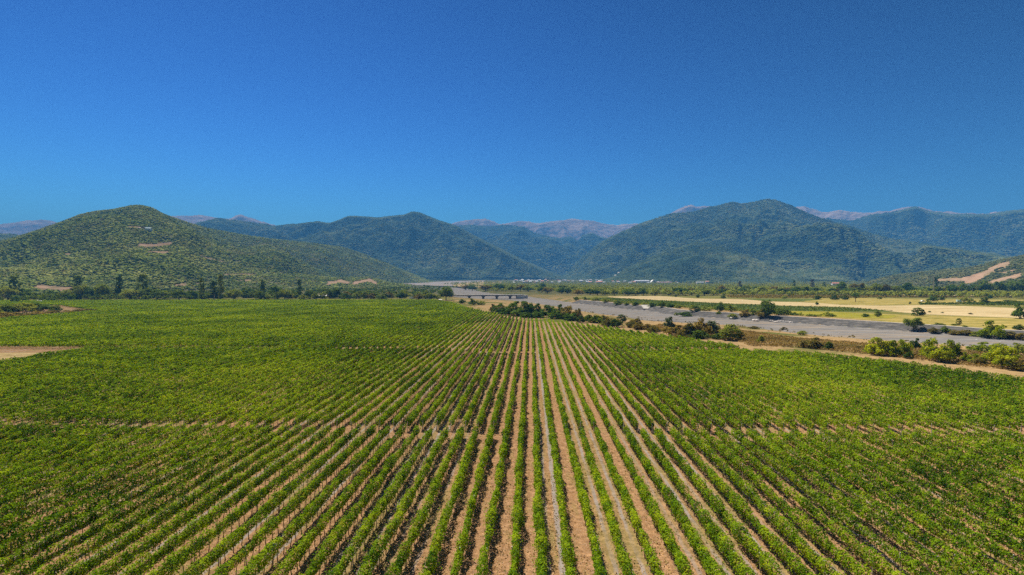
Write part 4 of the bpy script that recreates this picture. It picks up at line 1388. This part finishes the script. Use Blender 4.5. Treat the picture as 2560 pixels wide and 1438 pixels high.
def house(x, y, z, rz, key, label, group, sc=1.0):
    root = bpy.data.objects.new('house', None)
    SC.collection.objects.link(root)
    root.location = (x, y, z); root.rotation_euler = (0, 0, rz); root.scale = (sc, sc, sc)
    tag(root, label, 'house', group)
    wm, rm, dm = HV[key]
    link('wall', wm, root); link('roof', rm, root); link('windows', dm, root)
    return root


rv = np.random.default_rng(12)
vill = []
for i in range(78):
    px = rv.uniform(1284, 1560) if i < 62 else rv.uniform(1560, 1830)
    d = rv.uniform(2900, 3900) if i < 62 else rv.uniform(2900, 3300)
    dx, dy, _ = ray(px, 705)
    s = math.hypot(dx, dy)
    vill.append((px, float(dx / s * d), float(dy / s * d)))
vill.sort()
cnt = {}
for px, x, y in vill:
    z = float(H(np.array([x]), np.array([y]))[0])
    key = (rv.choice(list(DESC), p=[0.34, 0.08, 0.28, 0.08, 0.12, 0.10]), rv.choice(['small', 'tall'], p=[0.6, 0.4]))
    cnt[key] = cnt.get(key, 0) + 1
    lab = f'{"low" if key[1] == "small" else "two-storey"} {DESC[key[0]]} in the village, {ordinal(cnt[key])} such from the left'
    house(x, y, z + rv.uniform(1.0, 3.0), rv.uniform(-0.5, 0.5), key, lab, 'houses of the village at the valley mouth', rv.uniform(0.85, 1.25))

# single buildings
def ground_at(px, d):
    dx, dy, _ = ray(px, 705)
    s = math.hypot(dx, dy)
    x, y = float(dx / s * d), float(dy / s * d)
    return x, y, float(H(np.array([x]), np.array([y]))[0])


def building(name, x, y, z, rz, parts_, label, cat):
    root = bpy.data.objects.new(name, None)
    SC.collection.objects.link(root)
    root.location = (x, y, z); root.rotation_euler = (0, 0, rz)
    tag(root, label, cat)
    for nm, geo, mat in parts_:
        V, Fc = join(geo) if isinstance(geo, list) else geo
        link(nm, mesh_np(nm, V, Fc, [mat]), root)
    return root


def windows_row(L, W, z0, n, hh=1.6):
    return [box(-L / 2 + (i + 0.5) * L / n - 0.7, -L / 2 + (i + 0.5) * L / n + 0.7, -W / 2 - 0.06, -W / 2, z0, z0 + hh) for i in range(n)]


x, y, z = ground_at(1604, 3150)
building('warehouse', x, y, z, 0.1, [('wall', box(-38, 38, -12, 12, -1, 11), WHITE), ('roof', gable(-38, 38, -12, 12, 11.03, 4), TIN), ('windows', windows_row(76, 24, 5, 16), GLASS)],
         'long white warehouse beside the white arched hall at the village edge', 'warehouse')


def vault(L, R, zb, k=14):
    ang = np.linspace(0, math.pi, k + 1)
    V, Fc = [], []
    for yy in (-L / 2, L / 2):
        for a in ang:
            V.append((math.cos(a) * R, yy, zb + math.sin(a) * R * 0.95))
    n = k + 1
    for i in range(k):
        Fc.append((i, i + 1, n + i + 1, n + i))
    V = np.array(V); Fc = np.array(Fc)
    c0 = len(V)
    V = np.concatenate([V, [(0, -L / 2, zb), (0, L / 2, zb)]])
    ends = [(c0, i + 1, i, c0) for i in range(k)] + [(c0 + 1, n + i, n + i + 1, c0 + 1) for i in range(k)]
    return V, Fc, k, n


def vault_end(L, R, zb, yy, k=14):
    """closed half-disc wall, 0.3 m thick"""
    ang = np.linspace(0, math.pi, k + 1)
    V = []
    for dy in (0, 0.3):
        V.append((0, yy + dy, zb))
        V += [(math.cos(a) * (R - 0.3), yy + dy, zb + math.sin(a) * (R - 0.3) * 0.95) for a in ang]
    m = k + 2
    Fc = []
    for i in range(0, k, 2):
        Fc.append((0, 1 + i, 2 + i, 3 + i)); Fc.append((m, m + 3 + i, m + 2 + i, m + 1 + i))
    return np.array(V), np.array(Fc)


x, y, z = ground_at(1634, 3100)
V1, F1, _, _ = vault(30, 14, 4)
building('arched_hall', x, y, z, 0.05, [('roof', (V1, F1), WHITE), ('wall', [vault_end(30, 14, 4, -15), box(-14, 14, -15, 15, -1, 3.97)], WHITE), ('door', box(-4, 4, -15.2, -15.03, 0, 8), GLASS)],
         'white hall with a semicircular vaulted roof in the village', 'hall')
x, y, z = ground_at(1498, 3000)
building('red_roofed_building', x, y, z, 0.0, [('wall', box(-15, 15, -7, 7, -1, 8), CREAM), ('roof', gable(-15, 15, -7, 7, 8.03, 4.5), TERRA), ('windows', windows_row(30, 14, 4.5, 8), GLASS)],
         'large village building with a bright orange-red roof', 'building')
x, y, z = ground_at(1475, 3300)
building('block_tower', x, y, z, 0.2, [('wall', box(-7, 7, -6, 6, -1, 15), WHITE), ('roof', box(-7.5, 7.5, -6.5, 6.5, 15.02, 15.6), TIN), ('windows', windows_row(14, 12, 10, 4) + windows_row(14, 12, 5, 4), GLASS)],
         'tall pale block rising above the other village roofs', 'building')
x, y, z = ground_at(1750, 2900)
building('long_shed', x, y, z, 0.05, [('wall', box(-17, 17, -6, 6, -1, 8), CREAM), ('roof', gable(-17, 17, -6, 6, 8.03, 2.6), TIN)], 'long tin-roofed shed standing apart right of the village', 'shed')
x, y, z = ground_at(1660, 3000)
building('rusty_shed', x, y, z, 0.05, [('wall', box(-36, 36, -6, 6, -1, 6), CREAM), ('roof', gable(-36, 36, -6, 6, 6.03, 2.6), RUSTROOF)], 'very long shed with a rusty roof right of the arched hall', 'shed')
x, y, z = ground_at(2088, 2300)
building('white_farmhouse', x, y, z, 0.05, [('wall', box(-12, 12, -6, 6, -1, 11), WHITE), ('roof', gable(-12, 12, -6, 6, 11.03, 3), TERRA), ('windows', windows_row(24, 12, 7, 6), GLASS)], 'white farmhouse peeping over the right tree belt', 'house')
x, y, z = ground_at(2415, 1700)
building('tin_barn', x, y, z, 0.05, [('wall', box(-7, 7, -5, 5, -1, 12), CREAM), ('roof', gable(-7, 7, -5, 5, 12.03, 1.6), TIN)], 'pale tin barn roof above the trees below the right scree hill', 'barn')
x, y, z = place(805, 746)
building('flat_roofed_shed', x, y, z, -0.05, [('wall', box(-7, 7, -4, 4, -0.5, 3.2), CREAM), ('roof', gable(-7, 7, -4, 4, 3.23, 1.2), TIN), ('windows', windows_row(14, 8, 1.2, 5, 1.0), GLASS)], 'long low white-roofed shed in the left tree belt', 'shed')
for px, wd in ((1031, 15), (1055, 11)):
    x, y, z = place(px, 747)
    building('boundary_wall', x, y, z, 0.0, [('wall', box(-wd * 0.27, wd * 0.27, -0.15, 0.15, -0.3, 2.6), WHITE), ('coping', box(-wd * 0.27 - 0.1, wd * 0.27 + 0.1, -0.25, 0.25, 2.61, 2.75), CONC)],
             ('wider' if wd > 12 else 'narrower') + ' pale wall section at the end of the left tree belt', 'wall')
x, y, z = place(1101, 753.5)
building('white_hut', x, y, z, 0.2, [('wall', box(-1.9, 1.9, -1.2, 1.2, 0, 1.9), WHITE), ('roof', gable(-1.9, 1.9, -1.2, 1.2, 1.92, 0.5, 0.15, 0.1), WHITE), ('door', box(-0.4, 0.4, -1.26, -1.2, 0, 1.6), TIN)], 'tiny white hut at the far corner of the vineyard under a dark tree', 'hut')


def on_mountain(m, px, py):
    """point of a slope that shows at a photo pixel"""
    qx, qy = project(m['X'][:m['rows']], m['Y'][:m['rows']], m['Z'][:m['rows']])
    k = np.argmin((qx - px) ** 2 + (qy - py) ** 2)
    return float(m['X'][:m['rows']].ravel()[k]), float(m['Y'][:m['rows']].ravel()[k]), float(m['Z'][:m['rows']].ravel()[k])


x, y, z = on_mountain(mA, 357, 573)
building('hilltop_compound', x, y, z, 0.12, [('wall', [box(-22, -4, -4, 4, -4, 2), box(5, 20, -4, 4, -5, 1.5)], WHITE), ('gatehouse', box(-3.9, 4.9, -4.5, 4, -4, 3.5), RUSTROOF), ('roof', gable(-22, -4, -4, 4, 2.03, 1.2), RUSTROOF), ('hall_roof', gable(5, 20, -4, 4, 1.53, 1.0), TEAL)],
         'white and red building strip high on the rounded left hill', 'building')
x, y, z = on_mountain(mS, 697, 681)
building('hillside_house', x, y, z, 0.1, [('wall', box(-9, 9, -4.5, 4.5, -3, 3.6), WHITE), ('roof', gable(-9, 9, -4.5, 4.5, 3.63, 3.0), TERRA), ('windows', windows_row(18, 9, 1.2, 5), GLASS)], 'red-roofed white house on the low spur of the left hill', 'house')
for px, py, nm in ((1542, 676, 'upper'), (1539, 691, 'lower')):
    x, y, z = on_mountain(mE2, px, py)
    building('mountain_chapel', x, y, z, 0.1, [('wall', box(-9, 9, -6, 6, -8, 5), CREAM), ('roof', gable(-9, 9, -6, 6, 5.03, 3.5), CREAM), ('windows', windows_row(18, 12, 1.2, 4), GLASS)], f'{nm} of two small cream buildings on the slope above the village', 'building')
x, y, z = ground_at(1583, 3400)
mast = [prism((0, 0, 0), (0, 0, 42), 0.8, 0.35, 6)]
arms = [box(-2.2, 2.2, -0.15, 0.15, 30, 30.4), box(-1.6, 1.6, -0.15, 0.15, 36, 36.4)]
building('radio_mast', x, y, z, 0, [('mast', mast, WHITE), ('antenna_arm', arms, WHITE)], 'thin white mast above the village warehouse', 'mast')


# electricity poles
def pole(px, base, top, lab):
    x, y, z = place(px, base)
    h = (base - top) * math.hypot(x, y) / F
    root = bpy.data.objects.new('utility_pole', None); SC.collection.objects.link(root)
    root.location = (x, y, z); tag(root, lab, 'pole', 'electricity poles along the tree belts')
    V, Fc = prism((0, 0, -0.3), (0, 0, h), 0.22, 0.14, 8); link('pole', mesh_np('pole', V, Fc, [CONC]), root)
    V, Fc = join([box(-1.1, 1.1, -0.06, 0.06, h - 0.9, h - 0.75)]); link('crossarm', mesh_np('crossarm', V, Fc, [CONC]), root)
    V, Fc = join([prism((q, 0, h - 0.74), (q, 0, h - 0.5), 0.07, 0.05, 6) for q in (-0.95, 0.0, 0.95) if q]); link('insulators', mesh_np('insulators', V, Fc, [WHITE]), root)


pl = [(1454, 743, 729), (1560, 742, 728), (1652, 741.5, 728), (1827, 744, 728), (1911, 742, 728), (1990, 741, 728), (2431, 737.5, 724), (2480, 737.5, 726)]
for i, (px, b, t_) in enumerate(pl):
    pole(px, b, t_, f'slim grey electricity pole at the edge of the right tree belt, {ordinal(i + 1)} from the left')
for i, (px, b, t_) in enumerate([(10, 751, 739), (294, 750, 739), (410, 750, 738), (536, 751, 738), (845, 748, 736), (1032, 749, 735)]):
    pole(px, b, t_, f'slim grey electricity pole in front of the left tree belt, {ordinal(i + 1)} from the left')

for px, b, t_, lab in ((2310, 730, 706, 'shorter bare pale dead trunk at the right tree belt'), (2334, 738, 698, 'taller bare pale dead trunk at the right tree belt')):
    x, y, z = place(px, b)
    h = (b - t_) * math.hypot(x, y) / F
    root = bpy.data.objects.new('dead_tree', None); SC.collection.objects.link(root); root.location = (x, y, z)
    tag(root, lab, 'dead tree')
    V, Fc = prism((0, 0, -0.5), (0.2, 0, h), 0.75, 0.25, 7); link('trunk', mesh_np('trunk', V, Fc, [DEADWOOD]), root)
    V, Fc = join([prism((0.1, 0, h * q), (s_ * 1.6, 0.2, h * (q + 0.12)), 0.22, 0.06, 5) for q, s_ in ((0.5, 1), (0.62, -1), (0.74, 1), (0.84, -1))]); link('branches', mesh_np('branches', V, Fc, [DEADWOOD]), root)

# bridge over the river
x0b, y0b = (float(v) for v in flat(1128, 748, BED))
x1b, y1b = (float(v) for v in flat(1286, 746.5, BED))
L = math.hypot(x1b - x0b, y1b - y0b)
ang = math.atan2(y1b - y0b, x1b - x0b)
root = bpy.data.objects.new('road_bridge', None); SC.collection.objects.link(root)
root.location = (x0b, y0b, BED); root.rotation_euler = (0, 0, ang)
tag(root, 'low concrete road bridge on dark piers crossing the dry river', 'bridge')
DZ = 6.2
link('deck', mesh_np('deck', *box(-6, L + 14, -4, 4, DZ - 0.75, DZ), [CONC]), root)
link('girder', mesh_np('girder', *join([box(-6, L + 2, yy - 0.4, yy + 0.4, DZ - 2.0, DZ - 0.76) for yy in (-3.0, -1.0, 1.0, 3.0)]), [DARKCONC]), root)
for q in (0.28, 0.50, 0.715, 0.93):
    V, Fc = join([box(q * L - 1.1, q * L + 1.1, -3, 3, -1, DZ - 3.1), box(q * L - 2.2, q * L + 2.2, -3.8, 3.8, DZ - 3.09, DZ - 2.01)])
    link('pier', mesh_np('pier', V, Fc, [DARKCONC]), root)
for yy in (-3.9, 3.9):
    geo = [box(-6, L + 14, yy - 0.06, yy + 0.06, DZ + 0.85, DZ + 0.97)] + [box(q - 0.06, q + 0.06, yy - 0.055, yy + 0.055, DZ + 0.01, DZ + 0.84) for q in np.arange(-5.5, L + 13, 2.5)]
    link('railing', mesh_np('railing', *join(geo), [CONC]), root)
V = np.array([(L + 3, -5, -1), (L + 20, -5, -1), (L + 20, -5, DZ - 0.8), (L + 3, -5, DZ - 0.8), (L + 3, 5, -1), (L + 20, 5, -1), (L + 20, 5, DZ - 0.8), (L + 3, 5, DZ - 0.8)], float)
Fc = np.array([(0, 1, 2, 3), (7, 6, 5, 4), (0, 3, 7, 4), (1, 5, 6, 2), (3, 2, 6, 7), (0, 4, 5, 1)])
link('abutment', mesh_np('abutment', V, Fc, [CONC]), root)
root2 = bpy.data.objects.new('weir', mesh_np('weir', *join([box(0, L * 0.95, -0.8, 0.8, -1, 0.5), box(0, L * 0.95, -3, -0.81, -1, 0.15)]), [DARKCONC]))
SC.collection.objects.link(root2)
dxw, dyw = math.sin(ang), -math.cos(ang)
root2.location = (x0b + dxw * 22 + 12, y0b + dyw * 22, BED + 0.1); root2.rotation_euler = (0, 0, ang)
tag(root2, 'low dark concrete weir across the river bed before the bridge', 'weir')


# vehicles
def wheel_geo(cx, cy_, r=0.33, wd=0.22, k=14):
    a = np.arange(k) * 2 * np.pi / k
    V = [(cx + math.cos(t_) * r, cy_ + s_ * wd / 2, r + math.sin(t_) * r) for s_ in (-1, 1) for t_ in a]
    V += [(cx, cy_ - wd / 2, r), (cx, cy_ + wd / 2, r)]
    Fq = [(i, (i + 1) % k, k + (i + 1) % k, k + i) for i in range(k)]
    for i in range(0, k, 2):
        Fq.append((2 * k, (i + 2) % k, i + 1, i)); Fq.append((2 * k + 1, k + i, k + i + 1, k + (i + 2) % k))
    return np.array(V, float), np.array(Fq)


def extrude_profile(pts, y0, y1):
    n = len(pts)
    V = [(x, y0, z) for x, z in pts] + [(x, y1, z) for x, z in pts]
    me = bpy.data.meshes.new('profile')
    Fs = [tuple(range(n)), tuple(range(2 * n - 1, n - 1, -1))] + [(i, n + i, n + (i + 1) % n, (i + 1) % n) for i in range(n)]
    me.from_pydata([tuple(v) for v in V], [], Fs)
    me.update()
    return me


def car(px, py, rz, mat, label, van=False):
    x, y, z = place(px, py)
    root = bpy.data.objects.new('parked_van' if van else 'parked_car', None); SC.collection.objects.link(root)
    root.location = (x, y, z + 0.08); root.rotation_euler = (0, 0, rz); root.scale = (1.15,) * 3
    tag(root, label, 'van' if van else 'car')
    if van:
        prof = [(-2.4, 0.35), (2.4, 0.35), (2.5, 0.9), (1.9, 1.2), (1.4, 2.1), (-2.3, 2.2), (-2.4, 1.9)]
        glass = [(1.45, 1.25), (1.82, 1.22), (1.38, 1.98), (0.6, 1.98), (0.6, 1.25)]
    else:
        prof = [(-2.1, 0.3), (2.1, 0.3), (2.15, 0.7), (1.9, 0.88), (0.95, 0.98), (0.4, 1.42), (-1.1, 1.45), (-1.75, 0.98), (-2.1, 0.9)]
        glass = [(-1.5, 0.99), (0.8, 0.99), (0.38, 1.34), (-1.05, 1.36)]
    me = extrude_profile(prof, -0.85, 0.85); me.materials.append(mat); link('body', me, root)
    me = extrude_profile(glass, -0.87, 0.87); me.materials.append(GLASS); link('side_windows', me, root)
    for cx in (-1.35, 1.35):
        for cy__ in (-0.78, 0.78):
            link('wheel', mesh_np('wheel', *wheel_geo(cx, cy__), [TYRE]), root)


car(453, 751.8, 0.1, CARWHITE, 'white car parked behind the far edge of the left vineyard')
car(99, 757.2, 0.3, CARWHITE, 'white van parked by the tan plot at the left edge', True)
car(2398, 755.5, 0.0, TEAL, 'pale blue van parked beside shrubs in the right fields', True)
car(2307, 754.5, 0.2, CARWHITE, 'white car parked in the golden field on the right')

# pale rocks on the river bed
rb = np.random.default_rng(8)


def rock_mesh(seed):
    r = np.random.default_rng(seed)
    V = ICO_V * r.uniform(0.7, 1.2, (12, 1)) * np.array([1, 0.8, 0.6])
    return mesh_np('boulder', V, ICO_F, [ROCK])


RM = [rock_mesh(i) for i in range(5)]
rocks = [(1829, 796.5, 1.2), (1837, 797.5, 1.4), (1885, 800, 1.5), (1892, 801, 1.6)] + [(1926 + i * 4.2 + rb.uniform(-1, 1), 803.3 + i * 0.28 + rb.uniform(-0.5, 0.5), rb.uniform(0.7, 1.3)) for i in range(14)] + [(2213, 818, 1.0), (2098, 834, 0.5), (2443, 850, 0.6), (2500, 857, 0.5)]
for i, (px, py, s_) in enumerate(rocks):
    x, y, z = place(px, py)
    o = link('boulder', RM[i % 5], None, (x, y, z + s_ * 0.25)); o.scale = (s_, s_, s_); o.rotation_euler = (0, 0, rb.uniform(0, 6))
    if 4 <= i < 18:
        lab = f'pale boulder in the white rubble line under the far bank, {ordinal(i - 3)} from the left'
    elif i < 4:
        lab = f'pale boulder left of the rubble line, {ordinal(i + 1)} from the left'
    else:
        lab = f'lone pale boulder on the open gravel bed, {ordinal([2098, 2213, 2443, 2500].index(px) + 1)} from the left'
    tag(o, lab, 'boulder', 'pale boulders on the river bed')
x, y, z = place(1617, 774)
o = link('concrete_slab', mesh_np('concrete_slab', *box(-4.5, 4.5, -4, 4, -0.25, 0.25), [CONC]), None, (x, y, z + 1.9))
o.rotation_euler = (math.radians(24), 0, 0.15)
tag(o, 'pale broken concrete slab lying on the far bank slope', 'concrete slab')

# ------------------------------------------------------------------ haze
V, Fc = box(-15500, 15500, -2500, 15500, -9, 1600)
m, t, out = new_mat('haze')
pv = N(t, 'ShaderNodeVolumePrincipled')
pv.inputs['Color'].default_value = (*HAZE_COLOR, 1)
pv.inputs['Density'].default_value = HAZE_DENSITY
pv.inputs['Anisotropy'].default_value = 0.0
t.links.new(pv.outputs[0], out.inputs['Volume'])
hz = link('haze', mesh_np('haze', V, Fc, [m]))
hz['kind'] = 'stuff'
hz['label'] = 'thin blue haze filling the valley air and fading the far mountains'
